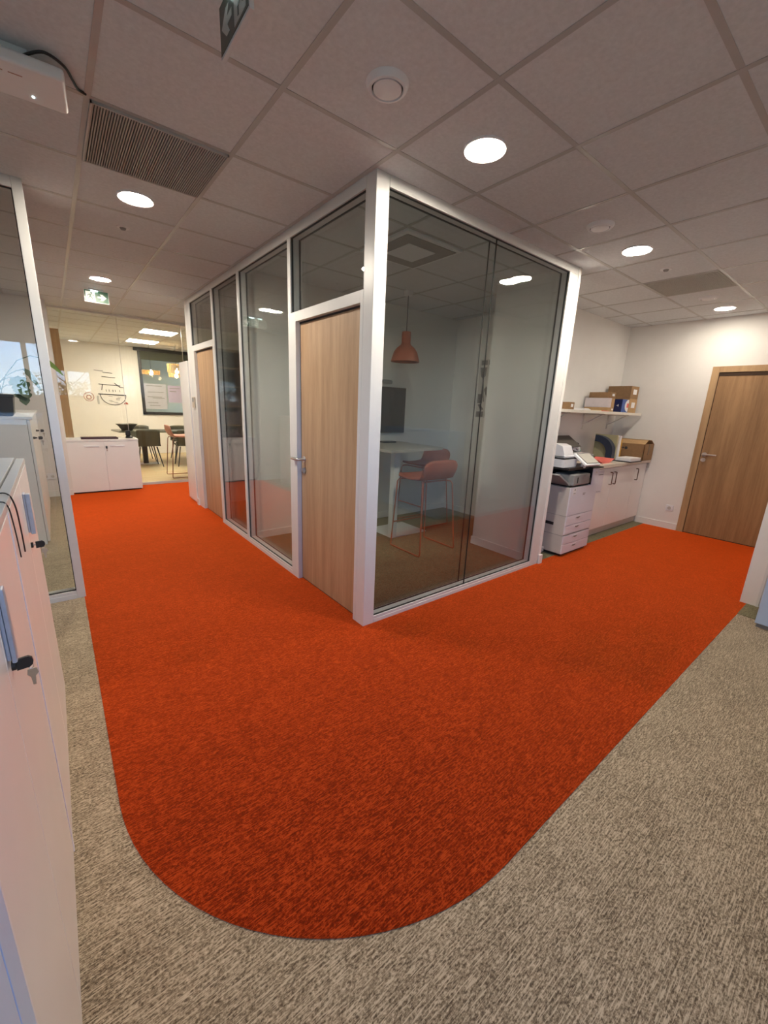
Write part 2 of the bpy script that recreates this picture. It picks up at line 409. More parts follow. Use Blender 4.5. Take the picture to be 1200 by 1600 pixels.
def door_set(name, label, tname, tlabel, y0, y1, o0, o1, f0, f1, handle):
    """door frame from y0..y1, opening o0..o1, over-light f0..f1"""
    d = Thing(name, label, 'door', (0, (y0 + y1) / 2, 0), kind='structure')
    fr = MB().box(0, D, y0, o0, 0, 2.13, .002).box(0, D, o1, y1, 0, 2.13, .002).box(0, D, o0, o1, 2.062, 2.13, .002)
    d.part('door_frame', fr, F_)
    rb = MB().box(.038, .05, o0, o0 + .006, 0, 2.062).box(.038, .05, o1 - .006, o1, 0, 2.062).box(.034, .05, o0, o1, 2.05, 2.062)
    d.part('seal_or_shade', rb, M['rubber'])
    d.part('leaf', MB().box(.036, .078, o0 + .006, o1 - .006, .012, 2.05, .001), M['oak'])
    d.part('threshold', MB().box(.04, .075, o0, o1, 0, .010), M['rubber'])
    if handle:
        hy = o1 - .055
        h = MB().lathe([(.025, -.006), (.025, 0)], (.036, hy, 1.045), 24, 'X')
        h.tube([(.036, hy, 1.045), (-.005, hy, 1.045), (-.018, hy + .006, 1.045), (-.022, hy + .02, 1.045), (-.022, hy + .105, 1.045)], .0115, 12)
        h.lathe([(.025, -.006), (.025, 0)], (.036, hy, .955), 24, 'X').box(.012, .034, hy - .006, hy + .006, .948, .972, .002)
        d.part('door_handle', h, M['steel'])
    t = Thing(tname, tlabel, 'window', (0, (f0 + f1) / 2, 2.13), kind='structure')
    t.part('top_rail', bar(y0, y1, H - .06, H), F_)
    t.part('side_rail', MB().box(0, D, y0, f0, 2.13, H - .06, .002).box(0, D, f1, y1, 2.13, H - .06, .002), F_)
    panes_for(t, 'Y', f0, f1, 2.13, H - .06)
    return d
door_set('door_1', 'light oak door beside the white corner post', 'window_2', 'glass over-light above the nearer oak door', D, 1.085, .127, .962, .0955, 1.035, True)
door_set('door_2', 'light oak door at the far end of the glass front', 'window_3', 'glass over-light above the farther oak door', 2.985, 4.035, 3.01, 3.80, 2.99, 3.86, False)
T = Thing('keypad', 'beige keypad on the frame of the farther oak door', 'keypad', (0, 3.92, 1.36))
T.part('housing', MB().box(-.022, 0, 3.875, 3.965, 1.365, 1.50, .006), mat('beige plastic', (.55, .48, .38), .5))
T.part('display', MB().box(-.024, -.021, 3.885, 3.955, 1.44, 1.49), M['dgrey'])

# ------------------------------------------------------------------ oak door in the end wall
T = Thing('door_3', 'dark oak door in the white end wall behind the counter', 'door', (5.0, -.9, 0), kind='structure')
T.part('door_frame', MB().box(4.985, 5.05, -.445, -.37, 0, 2.125, .002).box(4.985, 5.05, -1.43, -1.355, 0, 2.125, .002).box(4.985, 5.05, -1.355, -.445, 2.055, 2.125, .002), M['oaktrim'])
T.part('leaf', MB().box(4.999, 5.0005, -1.355, -.445, .012, 2.02), M['oakr'])
T.part('seal_or_shade', MB().box(4.994, 4.9995, -1.355, -.445, 2.012, 2.055).box(4.996, 4.9995, -.451, -.445, 0, 2.055).box(4.996, 4.9995, -1.355, -.445, 0, .012), mat('door gap shadow', (.05, .025, .012), .8))  # wide top strip paints the shadow band below the frame head
h = MB().lathe([(.026, -.01), (.026, 0)], (4.999, -.485, 1.055), 24, 'X').tube([(4.99, -.485, 1.055), (4.955, -.485, 1.055), (4.945, -.492, 1.055), (4.942, -.505, 1.055), (4.942, -.62, 1.055)], .010, 12)
h.lathe([(.026, -.01), (.026, 0)], (4.999, -.485, .985), 24, 'X')
T.part('door_handle', h, M['steel'])
T = Thing('wall_outlet', 'white wall socket low on the end wall left of the dark oak door', 'outlet', (5.0, -.24, .3))
T.part('plate', MB().box(4.988, 5.0, -.285, -.195, .25, .335, .004), M['vent'])
T.part('socket', MB().lathe([(.022, -.003), (.022, 0), (.018, 0), (.016, .006)], (4.988, -.24, .292), 20, 'X'), M['pgrey'])

# ------------------------------------------------------------------ left glass screen, left cabinets
T = Thing('glass_partition', 'white framed glass screen cut by the left edge beside the orange carpet', 'glass partition', (-2.4, 1.57, 0))
T.part('post', MB().box(-1.522, -1.47, 1.53, 1.62, 0, H, .003), F_)
T.part('post', MB().box(-3.7, -3.6, 1.53, 1.62, 0, H, .003), F_)
T.part('top_rail', MB().box(-3.6, -1.522, 1.53, 1.62, H - .06, H, .002), F_)
T.part('bottom_rail', MB().box(-3.6, -1.522, 1.53, 1.62, 0, .035, .002).box(-3.6, -1.522, 1.533, 1.62, .035, .06, .002), F_)
MB_ = MB().box(-3.6, -1.522, 1.548, 1.556, .06, H - .06)
T.part('glass_pane', MB_, M['glassl'])
T.part('gasket', MB().box(-1.526, -1.522, 1.544, 1.56, .06, H - .06).box(-3.6, -1.522, 1.544, 1.56, H - .064, H - .06).box(-3.6, -1.522, 1.544, 1.56, .06, .064), M['rubber'])

def key_parts(T, p, s=1.0):
    """a key in a lock at p on a face looking +x: fob sticks out, second key hangs"""
    x, y, z = p
    k = s
    T.part('key_blade', MB().box(x, x + .012 * k, y - .001, y + .001, z - .003, z + .003), M['steel'])
    pr = [(x + k * u, z + k * v) for u, v in ((.010, -.016), (.034, -.014), (.041, -.008), (.043, .001), (.041, .010), (.034, .016), (.010, .014))]
    T.part('fob', MB().prism(pr, 'Y', y - .003, y + .003), M['black'])
    ring = [(x + k * (.036 + .005 * math.cos(a)), y, z + k * (-.014 + .007 * math.sin(a))) for a in [2 * PI * j / 14 for j in range(15)]]
    T.part('ring', MB().tube(ring, .0009, 6), M['steel'])
    ky = [(x + k * u, z + k * v) for u, v in ((.028, -.022), (.046, -.022), (.049, -.036), (.042, -.044), (.040, -.068), (.034, -.068), (.032, -.044), (.026, -.036))]
    T.part('spare_key', MB().prism(ky, 'Y', y - .0012, y + .0012), M['brass'])

def low_cabinet(label, y0, y1, seam, xf=-1.618, depth=.44, zt=1.195, m=None, group=None, handle=True, topm=None):
    m = m or M['cab']
    T = Thing('storage_cabinet', label, 'cabinet', (xf - depth / 2, (y0 + y1) / 2, 0), group=group)
    T.part('body', MB().box(xf - depth, xf - .022, y0 + .002, y1 - .002, 0, zt - .02), m)
    T.part('top_panel', MB().box(xf - depth, xf - .032, y0, y1, zt - .02, zt + .003, .002), topm or M['cabgrey'])
    T.part('front_edge', MB().box(xf - .027, xf - .0, y0, y1, zt - .022, zt - .001, .002), topm or M['cabgrey'])
    for a, b in ((y0 + .014, seam - .002), (seam + .002, y1 - .002)):
        dr = T.part('door', MB().box(xf - .02, xf, a, b, .04, zt - .026, .0015), m)
    T.part('edge_trim', MB().box(xf - .02, xf + .0015, y0 + .001, y0 + .024, .02, zt - .026, .001), M['trimw'])
    T.part('plinth', MB().box(xf - .03, xf - .006, y0 + .002, y1 - .002, 0, .038), m)
    if handle:
        far = seam > -.5; hy = seam + (.055 if far else .035); dz = 0 if far else .012; px = .020 if far else .014
        hd = MB().box(xf, xf + .006, hy - .022, hy + .022, .975 + dz, 1.12 + dz, .002).box(xf + .006, xf + px, hy - .022, hy + .004, .968 + dz, 1.118 + dz, .003)
        T.part('handle', hd, M['alu'], dr)
        T.part('lock', MB().lathe([(.010, 0), (.010, .006), (.008, .007)], (xf, seam + (.025 if far else .05), .930 if far else .958), 20, 'X'), M['rubber'], dr)
    return T
low_cabinet('white two door cabinet at the left edge with a black cord over its top', -.64, .34, -.15)
low_cabinet('white two door cabinet at the left edge nearer the camera', -1.48, -.64, -1.10)
low_cabinet('cabinet painted with daylight blue in the bottom left corner', -2.45, -1.48, -1.535, m=M['daylit'], handle=False, xf=-1.612)  # its blue is reflected daylight carried in the colour
T = Thing('key', 'key with black fob in the lock of the far left cabinet', 'key', (-1.618, -.125, .93)); key_parts(T, (-1.613, -.125, .930), .82)
T = Thing('key', 'key with black fob in the lock of the cabinet nearer the camera', 'key', (-1.618, -1.045, .955)); key_parts(T, (-1.619, -1.05, .958), .78)
cord = MB()
cord.tube(smooth([(-1.85, -.62, 1.200), (-1.72, -.57, 1.200), (-1.66, -.54, 1.201), (-1.624, -.52, 1.200), (-1.612, -.50, 1.16), (-1.612, -.46, 1.08), (-1.614, -.43, 1.00)]), .0020, 8)
cord.tube(smooth([(-1.85, -.66, 1.200), (-1.70, -.66, 1.200), (-1.640, -.635, 1.200), (-1.618, -.625, 1.190), (-1.613, -.61, 1.13), (-1.613, -.58, 1.03)]), .0016, 8)
single('cord', cord, M['black'], 'thin black cord hanging over the top of the left cabinet', 'cord')

# low cabinets beyond the glass screen
def far_cab(y0, y1, label):
    T = Thing('storage_cabinet', label, 'cabinet', (-1.9, (y0 + y1) / 2, 0), group='white cabinets beyond the glass screen')
    T.part('body', MB().box(-2.13, -1.70, y0 + .002, y1 - .002, 0, 1.225), M['white'])
    T.part('top_panel', MB().box(-2.13, -1.655, y0, y1, 1.225, 1.25, .003), M['white'])
    sm = (y0 + y1) / 2
    for a, b in ((y0 + .003, sm - .002), (sm + .002, y1 - .003)):
        dr = T.part('door', MB().box(-1.697, -1.675, a, b, .03, 1.22, .0015), M['white'])
    T.part('lock', MB().lathe([(.011, 0), (.011, .01), (.006, .03)], (-1.675, y0 + .10, 1.05), 16, 'X'), M['black'], dr)
    return T
far_cab(3.08, 4.08, 'white cabinet with a potted plant on top beyond the glass screen')
far_cab(4.08, 5.08, 'white cabinet behind the plant cabinet beyond the glass screen')
for y, lb in ((3.16, 'key hanging in the nearer cabinet beyond the glass screen'), (4.16, 'key hanging in the farther cabinet beyond the glass screen')):
    T = Thing('key', lb, 'key', (-1.66, y, 1.05)); key_parts(T, (-1.645, y, 1.05))
# plant
T = Thing('potted_plant', 'green leafy plant in a square black pot on the white cabinet', 'plant', (-1.89, 3.3, 1.25))
pr = [(.105, 0), (.12, .02), (.135, .17), (.145, .175), (.145, .195), (.125, .195), (.122, .175), (.0, .175)]
pm = MB()
for (a0, z0), (a1, z1) in zip(pr[:6], pr[1:7]): pass
bmv = MB(); n = 4
vs = []
for r, z in pr[:7]:
    for k in range(4):
        a = PI / 4 + k * PI / 2; vs.append((-1.89 + r * 1.25 * math.cos(a), 3.3 + r * 1.25 * math.sin(a), 1.25 + z))
fs = [(i * 4 + k, i * 4 + (k + 1) % 4, (i + 1) * 4 + (k + 1) % 4, (i + 1) * 4 + k) for i in range(6) for k in range(4)] + [(3, 2, 1, 0)]
pot = T.part('pot', bmv._add(vs, fs), M['black'])
T.part('soil', MB().box(-1.99, -1.79, 3.2, 3.4, 1.405, 1.425), M['soil'])
def leaf(mb, base, d, length, width, droop=.5, notch=False, up=(0, 0, 1)):
    base = Vector(base); d = Vector(d).normalized(); side = d.cross(Vector(up)).normalized()
    n = 10; vs = []
    for i in range(n + 1):
        t = i / n; w = width * math.sin(PI * min(1, .08 + t * .92)) ** .7 * (1 - .25 * t)
        if notch and i % 3 == 1: w *= .72
        cen = base + d * length * t - Vector((0, 0, 1)) * droop * length * t * t
        cup = Vector((0, 0, .18 * w))
        vs += [cen + side * w + cup, cen, cen - side * w + cup]
    fs = []
    for i in range(n):
        for k in range(2): fs.append((3 * i + k, 3 * i + k + 1, 3 * i + 4 + k, 3 * i + 3 + k))
    m = len(vs); top = [v + Vector((0, 0, .0015)) for v in vs]
    mb._add(vs + top, fs + [tuple(q + m for q in reversed(f)) for f in fs])
stems = MB(); lv = []
spec = [((-1.735, 3.16, 1.60), (.30, -.25, -.55), .17, .085, .25, True), ((-1.70, 3.17, 1.52), (.10, -.2, -.9), .15, .075, .15, True), ((-1.66, 3.2, 1.68), (.5, -.1, -.5), .15, .030, .6, True),
        ((-1.86, 3.2, 1.60), (-.3, -.3, .5), .20, .09, .5, True), ((-1.95, 3.25, 1.66), (-.6, -.2, .1), .22, .09, .5, True), ((-2.0, 3.4, 1.6), (-.6, .4, .1), .2, .08, .5, True), ((-1.90, 3.15, 1.47), (-.3, -.5, .3), .15, .07, .5, True)]
for b, d, l, w, dr, nt in spec:
    mb = MB(); leaf(mb, b, d, l, w, dr, nt, (.1, -1, .35)); T.part('leaf', mb, M['leaf'])
    p0 = Vector((-1.89 + random.uniform(-.05, .05), 3.3 + random.uniform(-.05, .05), 1.42)); p1 = Vector(b)
    mid = (p0 + p1) / 2 + Vector((0, 0, .06))
    stems.tube([p0, p0 * .6 + mid * .4 + Vector((0, 0, .02)), mid, mid * .4 + p1 * .6 + Vector((0, 0, .01)), p1], .004, 6)
mb = MB(); leaf(mb, (-1.53, 3.3, 1.80), (.55, .05, -.30), .19, .028, .35, False, (.05, -1, .5)); T.part('leaf', mb, M['leafl'], label='long pale green leaf')
stems.tube([(-1.87, 3.32, 1.42), (-1.80, 3.32, 1.62), (-1.70, 3.31, 1.76), (-1.60, 3.3, 1.81), (-1.53, 3.3, 1.80)], .004, 6)
T.part('stem', stems, M['leaf'])
T = Thing('wall_outlet', 'white double socket on the left wall seen through the glass screen', 'outlet', (-1.65, 5.55, .3))
T.part('plate', MB().box(-1.73, -1.575, 5.538, 5.55, .255, .345, .004), M['vent'])
for u in (-1.69, -1.615): T.part('socket', MB().lathe([(.021, 0), (.021, .003), (.015, .003)], (u, 5.534, .3), 18, 'Y'), M['pgrey'])

# ------------------------------------------------------------------ ceiling fittings
def downlight(x, y, label):
    T = Thing('downlight', label, 'ceiling light', (x, y, H), group='round ceiling downlights', world=False)
    T.part('ring', MB().lathe([(.088, -.005), (.098, -.010), (.103, -.005), (.103, .002), (.088, .002)], (0, 0, 0), 40), M['vent'])
    T.part('diffuser', MB().lathe([(.001, -.010), (.06, -.0095), (.087, -.006), (.087, -.001)], (0, 0, 0), 40), M['lamp'])
    return T.o
d0 = downlight(.284, -.481, 'round ceiling light nearest the white corner post')
d1 = dup(d0, (2.084, -.481, H), label='round ceiling light over the printer end of the right corridor')
d2 = dup(d0, (4.484, -.481, H), label='round ceiling light in front of the dark oak door')
d3 = dup(d0, (-.916, 1.319, H), label='round ceiling light behind the large dark grille on the left')
d4 = dup(d0, (-.916, 3.719, H), label='round ceiling light just before the green exit sign')
for q, k in ((d1, 'lampp'), (d2, 'lampd'), (d3, 'lampl'), (d4, 'lampl')):
    for ch in q.children:
        if ch.name.startswith('diffuser'): ch.data = ch.data.copy(); ch.data.materials[0] = M[k]
def airvalve(x, y, label):
    T = Thing('air_vent', label, 'air vent', (x, y, H), group='round white air valves', world=False)
    T.part('ring', MB().lathe([(.059, -.008), (.063, -.021), (.073, -.019), (.084, -.005), (.085, .002), (.059, .002)], (0, 0, 0), 40), M['vent'])
    T.part('disc', MB().lathe([(.001, -.024), (.045, -.0235), (.0555, -.020), (.0555, -.004), (.03, -.002)], (0, 0, 0), 40), M['vent'])
    T.part('gap', MB().lathe([(.054, -.001), (.0555, -.013), (.0605, -.0135), (.0605, -.001)], (0, 0, 0), 40), M['rubber'])
    return T.o
v0 = airvalve(-.316, -.481, 'round air valve nearest the camera above the corner post')
dup(v0, (1.484, -.481, H), label='round air valve before the second right corridor light')
dup(v0, (3.884, -.481, H), label='round air valve past the grey ceiling grille')
def detector(x, y, label):
    T = Thing('smoke_detector', label, 'smoke detector', (x, y, H), group='small ceiling detectors', world=False)
    T.part('base', MB().lathe([(.001, -.006), (.040, -.006), (.045, .002)], (0, 0, 0), 28), M['vent'])
    T.part('sensor', MB().lathe([(.001, -.020), (.015, -.018), (.022, -.006)], (0, 0, 0), 24), M['dgrey'])
    return T.o
s0 = detector(2.684, -.481, 'small detector between the right corridor light and grey grille')
dup(s0, (-.916, 1.919, H), label='small detector past the first left corridor light')
# grilles
T = Thing('ceiling_grille', 'large dark slatted ceiling grille at the upper left', 'ceiling grille', (-.916, .719, H))
T.part('backing', MB().box(-1.204, -.628, .431, 1.007, H - .0015, H + .004), M['grilleb'])
sl = MB(); x = -1.196
while x < -.634:
    sl.box(x - .0032, x + .0032, .433, 1.005, H - .012, H - .001); x += .0105
T.part('slats', sl, M['grille'])
T.part('border', MB().box(-1.207, -1.199, .428, 1.010, H - .013, H + .002).box(-.633, -.625, .428, 1.010, H - .013, H + .002).box(-1.207, -.625, .428, .436, H - .013, H + .002).box(-1.207, -.625, 1.002, 1.010, H - .013, H + .002), M['tbar'])
T = Thing('ceiling_grille', 'grey perforated ceiling panel near the dark oak door', 'ceiling grille', (3.284, -.481, H))
T.part('panel', MB().box(2.996, 3.572, -.769, -.193, H - .004, H + .004), M['lightgrille'])
sl = MB(); y = -.76
while y < -.2:
    sl.box(2.998, 3.570, y - .002, y + .002, H - .008, H - .003); y += .012
T.part('slats', sl, M['lightgrille'])
T = Thing('air_conditioner', 'square ceiling air conditioner seen through the right glass front', 'air conditioner', (.884, .719, H))
T.part('frame', MB().box(.596, 1.172, .431, 1.007, H - .022, H + .004, .008), M['vent'])
T.part('intake', MB().box(.63, 1.138, .465, .973, H - .026, H - .018), M['grille'])
T.part('grid', MB().box(.744, 1.024, .579, .859, H - .030, H - .022, .004), M['vent'])
# exit signs
def exit_sign(T, M4, lit):
    w, h = .235, .125
    body = M['acrylic']; gr = M['green'] if lit else M['greend']; wh = M['signw'] if lit else M['signwd']
    T.part('mount', MB().box(-.075, .075, -.03, .03, -.018, .0, .004, M=M4), M['vent'])
    T.part('body', MB().box(-w / 2 - .006, w / 2 + .006, -.007, .007, -.018 - h - .008, -.018, .002, M=M4), body)
    T.part('led', MB().box(-.05, .015, -.02, -.008, -.030, -.019, M=M4), M['led'])
    z0 = -.018 - h
    T.part('green_panel', MB().box(-w / 2, w / 2, -.0085, -.0065, z0, -.020, M=M4), gr)
    p = MB()
    sgn = 1 if lit else -1            # the arrow points right on the far sign, left on the near one
    ax = sgn * .055
    ar = [(ax - sgn * .045, z0 + .048), (ax - sgn * .045, z0 + .068), (ax - sgn * .005, z0 + .068), (ax - sgn * .022, z0 + .092), (ax + sgn * .006, z0 + .092), (ax + sgn * .045, z0 + .058), (ax + sgn * .006, z0 + .024), (ax - sgn * .022, z0 + .024), (ax - sgn * .005, z0 + .048)]
    p.prism(ar, 'Y', -.0095, -.0085, M=M4)
    T.part('arrow', p, wh)
    dx = -sgn * .058
    T.part('doorway', MB().box(dx - .048, dx + .044, -.0095, -.0085, z0 + .008, z0 + h - .014, M=M4), wh)
    mn = MB()
    def P(pts): mn.prism([(dx + sgn * u, z0 + v) for u, v in pts], 'Y', -.0105, -.0095, M=M4)
    P([(.010 + .010 * math.cos(a), .094 + .010 * math.sin(a)) for a in [2 * PI * k / 12 for k in range(12)]])
    P([(-.008, .084), (.008, .082), (.004, .056), (-.014, .056)])
    P([(-.008, .084), (-.028, .074), (-.034, .058), (-.028, .056), (-.022, .068), (-.006, .074)])
    P([(.006, .080), (.024, .066), (.034, .070), (.032, .075), (.024, .073), (.008, .084)])
    P([(-.014, .058), (.004, .058), (.020, .040), (.018, .018), (.010, .018), (.011, .036), (-.006, .046)])
    P([(-.014, .058), (-.004, .054), (-.018, .032), (-.038, .024), (-.040, .031), (-.024, .038)])
    T.part('running_figure', mn, gr)
T = Thing('exit_sign', 'lit green exit sign with a right arrow hanging over the left corridor', 'exit sign', (-.916, 4.32, H), world=False)
exit_sign(T, Matrix.Identity(4), True)
T = Thing('exit_sign', 'grey green exit sign hanging at the top edge of the photo', 'exit sign', (-.916, -.507, H), world=False)
exit_sign(T, Matrix.Rotation(-PI / 2, 4, 'Z'), False)
# access point
T = Thing('access_point', 'white wireless box with a black cable on the ceiling at the left edge', 'access point', (-1.5, .33, H))
Mt = Matrix.Translation((-1.5, .345, H - .055)) @ Matrix.Rotation(-.08, 4, 'Z')
T.part('housing', MB().box(-.205, .205, -.115, .115, -.032, .012, .012, 3, M=Mt), M['vent'])
T.part('bracket', MB().box(-.10, .10, -.06, .06, .012, .053, M=Mt).box(-.215, -.05, -.135, -.105, .0, .012, .004, M=Mt), M['vent'])
T.part('led', MB().lathe([(.004, -.0345), (.004, -.031)], (-1.40, .40, H - .055), 12), M['led'])
T.part('lettering', MB().box(-.11, .02, -.052, -.047, -.0328, -.0315, M=Mt).box(.035, .075, -.052, -.047, -.0328, -.0315, M=Mt), mat('pink print', (.45, .25, .22), .6))
T.part('cable', MB().tube(smooth([(-1.42, .27, H - .03), (-1.36, .22, H - .018), (-1.30, .26, H - .012), (-1.27, .33, H - .01), (-1.25, .385, H - .006), (-1.222, .405, H - .003)]), .005, 8), M['black'])

# ------------------------------------------------------------------ right room contents
T = Thing('pendant_lamp', 'coral dome pendant lamp hanging inside the right glass room', 'pendant lamp', (1.66, 1.615, H))
T.part('ceiling_rose', MB().lathe([(.001, -.045), (.045, -.045), (.052, -.03), (.052, 0)], (1.66, 1.615, H), 28), M['vent'])
T.part('cord', MB().cyl((1.66, 1.615, H - .04), (1.66, 1.615, 2.28), .0035, n=8), M['black'])
sh = [(.045, 2.285), (.050, 2.275), (.050, 2.165), (.058, 2.150), (.10, 2.115), (.132, 2.07), (.150, 2.01), (.158, 1.985), (.160, 1.972), (.154, 1.972), (.146, 2.01), (.126, 2.065), (.095, 2.108), (.05, 2.14), (.001, 2.145)]
T.part('shade', MB().lathe([(r, z) for r, z in sh], (1.66, 1.615, 0), 48), M['coral'])
T.part('bulb', MB().lathe([(.001, 2.03), (.02, 2.035), (.03, 2.06), (.02, 2.10), (.012, 2.14)], (1.66, 1.615, 0), 20), M['vent'])
T = Thing('television', 'dark flat screen on the dividing wall of the right glass room', 'television', (1.66, 2.17, 1.44))
T.part('case', MB().box(1.165, 2.155, 2.135, 2.175, 1.153, 1.723, .004), M['black'])
T.part('screen', MB().box(1.175, 2.145, 2.133, 2.136, 1.163, 1.713), M['blacks'])
T.part('bracket', MB().box(1.5, 1.8, 2.174, 2.1895, 1.3, 1.55), M['black'])
T = Thing('webcam_bar', 'dark camera bar above the flat screen', 'webcam', (1.75, 2.16, 1.785))
T.part('body', MB().box(1.57, 1.925, 2.13, 2.185, 1.76, 1.808, .018, 3), M['dgrey'])
T.part('lens', MB().lathe([(.016, -.004), (.016, 0)], (1.75, 2.13, 1.785), 20, 'Y'), M['black'])
single('cable_trunking', MB().box(2.2, 2.68, 2.176, 2.19, 1.185, 1.200, .002), M['vent'], 'thin white cable trunking on the dividing wall beside the screen', 'trunking')
T = Thing('high_table', 'grey topped high table with a white pedestal in the right glass room', 'table', (1.6, 1.7, 0))
T.part('tabletop', MB().prism([(1.15, 1.17), (2.0, 1.26), (2.03, 2.10), (1.15, 2.14)], 'Z', 1.022, 1.05), M['tabletop'])
T.part('leg', MB().box(1.40, 1.475, 1.40, 1.475, .012, 1.022, .006), M['frame'])
T.part('base_plate', MB().box(1.40, 1.955, 1.40, 1.855, .004, .014, .003), M['frame'])
T = Thing('keyboard', 'dark remote keyboard lying on the high table', 'keyboard', (1.73, 1.94, 1.05))
T.part('body', MB().box(1.63, 1.83, 1.90, 1.99, 1.05, 1.068, .004), M['black'])
T.part('keys', MB().box(1.645, 1.815, 1.91, 1.98, 1.067, 1.072, .001), M['dgrey'])
single('desk_box', MB().box(1.56, 1.625, 1.98, 2.04, 1.05, 1.10, .006), M['dgrey'], 'small dark box at the back of the high table', 'box')

def stool_proto(name, label, ms, mt, loc, rz, group=None):
    """bar stool facing +y, sled legs along y; origin on the floor below the seat"""
    T = Thing(name, label, 'bar stool', loc, rz, group, world=False)
    # shell: seat sweeping into a low wrap-round back
    n = 20
    sec = []
    for i in range(n + 1):
        t = i / n
        if t < .62:
            u = t / .62; y = .225 - .40 * u; z = .775 - .022 * math.sin(PI * u) + .004
        else:
            u = (t - .62) / .38; a = u * PI / 2 * .92
            y = -.175 - .055 * math.sin(min(a * 1.6, PI / 2)) - .010 * u; z = .775 + .205 * u
        sec.append((y, z))
    vs = []; m = 11
    for i, (y, z) in enumerate(sec):
        t = i / n
        w = .235 if t < .9 else .235 * (1 - .07 * ((t - .9) / .1) ** 2)
        if t < .1: w = .235 * (1 - .18 * (1 - t / .1) ** 2)
        for k in range(m):
            s = -1 + 2 * k / (m - 1)
            yy = y + (.03 * s * s if t > .62 else 0); zz = z + (.010 * s ** 4 if t < .62 else 0) - (.03 * abs(s) ** 6 if t > .93 else 0)
            vs.append((w * s, yy, zz))
    fs = [(i * m + k, i * m + k + 1, (i + 1) * m + k + 1, (i + 1) * m + k) for i in range(n) for k in range(m - 1)]
    mb = MB()._add(vs, fs)
    ob = T.part('shell', mb, ms, ang=60)
    so = ob.modifiers.new('thick', 'SOLIDIFY'); so.thickness = .022; so.offset = -1
    for s in (-1, 1):
        x = s * .215
        pts = [(x * .8, .17, .752), (x * .95, .20, .745), (x, .215, .72), (x * 1.18, .235, .02), (x * 1.19, .225, .009), (x * 1.19, .20, .009), (x * 1.19, -.20, .009), (x * 1.19, -.222, .010), (x * 1.18, -.23, .025), (x, -.17, .72), (x * .95, -.155, .745), (x * .8, -.13, .752)]
        T.part('leg_frame', MB().tube(pts, .0075, 10), mt)
    T.part('footrest', MB().cyl((-.238, .226, .27), (.238, .226, .27), .0075, n=10), mt)
    for u in (-.12, .15): T.part('seat_bar', MB().box(-.17, .17, u, u + .02, .745, .757), mt)
    return T.o
st = stool_proto('bar_stool', 'coral bar stool in front of the high table behind the right glass', M['coral'], M['corald'], (1.50, .99, .004), 0)
dup(st, (2.22, 1.76, .004), PI / 2, label='darker coral bar stool at the right end of the high table')
# poster
T = Thing('poster', 'tall narrow black and grey abstract poster at the wall corner inside the glass room', 'poster', (3.095, 1.45, 1.77))
T.part('sheet', MB().box(3.092, 3.099, 1.18, 1.725, 1.39, 2.145), mat('poster paper', (.55, .53, .50), .7))
pk = MB()
for (a, b, z0, z1) in ((1.60, 1.70, 2.07, 2.13), (1.45, 1.58, 2.07, 2.13), (1.28, 1.43, 2.07, 2.13), (1.60, 1.715, 1.40, 1.47), (1.44, 1.57, 1.41, 1.46), (1.63, 1.71, 1.58, 1.70)):
    pk.box(3.090, 3.0925, a, b, z0, z1)
pk.prism([(1.71, 2.04), (1.60, 2.04), (1.615, 1.93), (1.66, 1.90), (1.69, 1.93)], 'X', 3.090, 3.0925)
pk.prism([(1.57, 2.04), (1.42, 2.04), (1.44, 1.90), (1.54, 1.86)], 'X', 3.090, 3.0925)
pk.prism([(1.66, 1.90), (1.645, 1.90), (1.60, 1.60), (1.62, 1.60)], 'X', 3.0895, 3.092)
pk.prism([(1.58, 1.80), (1.50, 1.62), (1.54, 1.60), (1.62, 1.76)], 'X', 3.0895, 3.092)
pk.prism([(1.70, 1.56), (1.64, 1.48), (1.60, 1.50), (1.66, 1.57)], 'X', 3.0895, 3.092)
T.part('print', pk, M['ink'])

# ------------------------------------------------------------------ printer nook
def counter_unit():
    T = Thing('base_cabinet', 'white three door base cabinet under the counter by the printer', 'cabinet', (4.2, .4, 0))
    T.part('body', MB().box(3.30, 4.985, .155, .678, .10, .875), M['white'])
    T.part('plinth', MB().box(3.30, 4.985, .165, .18, .012, .10), M['pgrey'])
    for i, (a, b, hx) in enumerate(((3.33, 3.898, 3.845), (3.902, 4.578, 3.955), (4.582, 4.965, 4.635))):
        d = T.part('door', MB().box(a, b, .135, .155, .105, .860, .0015), M['white'])
        hd = MB().tube([(hx, .135, .805), (hx, .108, .805), (hx, .105, .80), (hx, .105, .66), (hx, .108, .655), (hx, .135, .655)], .006, 8)
        T.part('handle', hd, mat('brown metal %d' % i, (.14, .08, .06), .4, .6), d)
counter_unit()
single('worktop', MB().box(3.22, 4.995, .10, .68, .876, .916, .003), mat('cream worktop', (.70, .64, .54), .4), 'cream worktop over the base cabinet beside the printer', 'worktop')
single('filler_strip', MB().box(4.967, 4.99, .105, .134, .80, .875), M['pgrey'], 'grey filler piece under the right end of the worktop', 'filler')
T = Thing('paper_notice', 'white paper notice taped to the cabinet door right of the printer', 'notice', (3.55, .13, .7))
T.part('sheet', MB().box(3.40, 3.66, .1335, .1348, .57, .84), M['lilac'])
T.part('heading', MB().box(3.43, 3.64, .1325, .1336, .79, .798), M['dgrey']); T.part('footer', MB().box(3.43, 3.63, .1325, .1336, .585, .590), M['dgrey'])
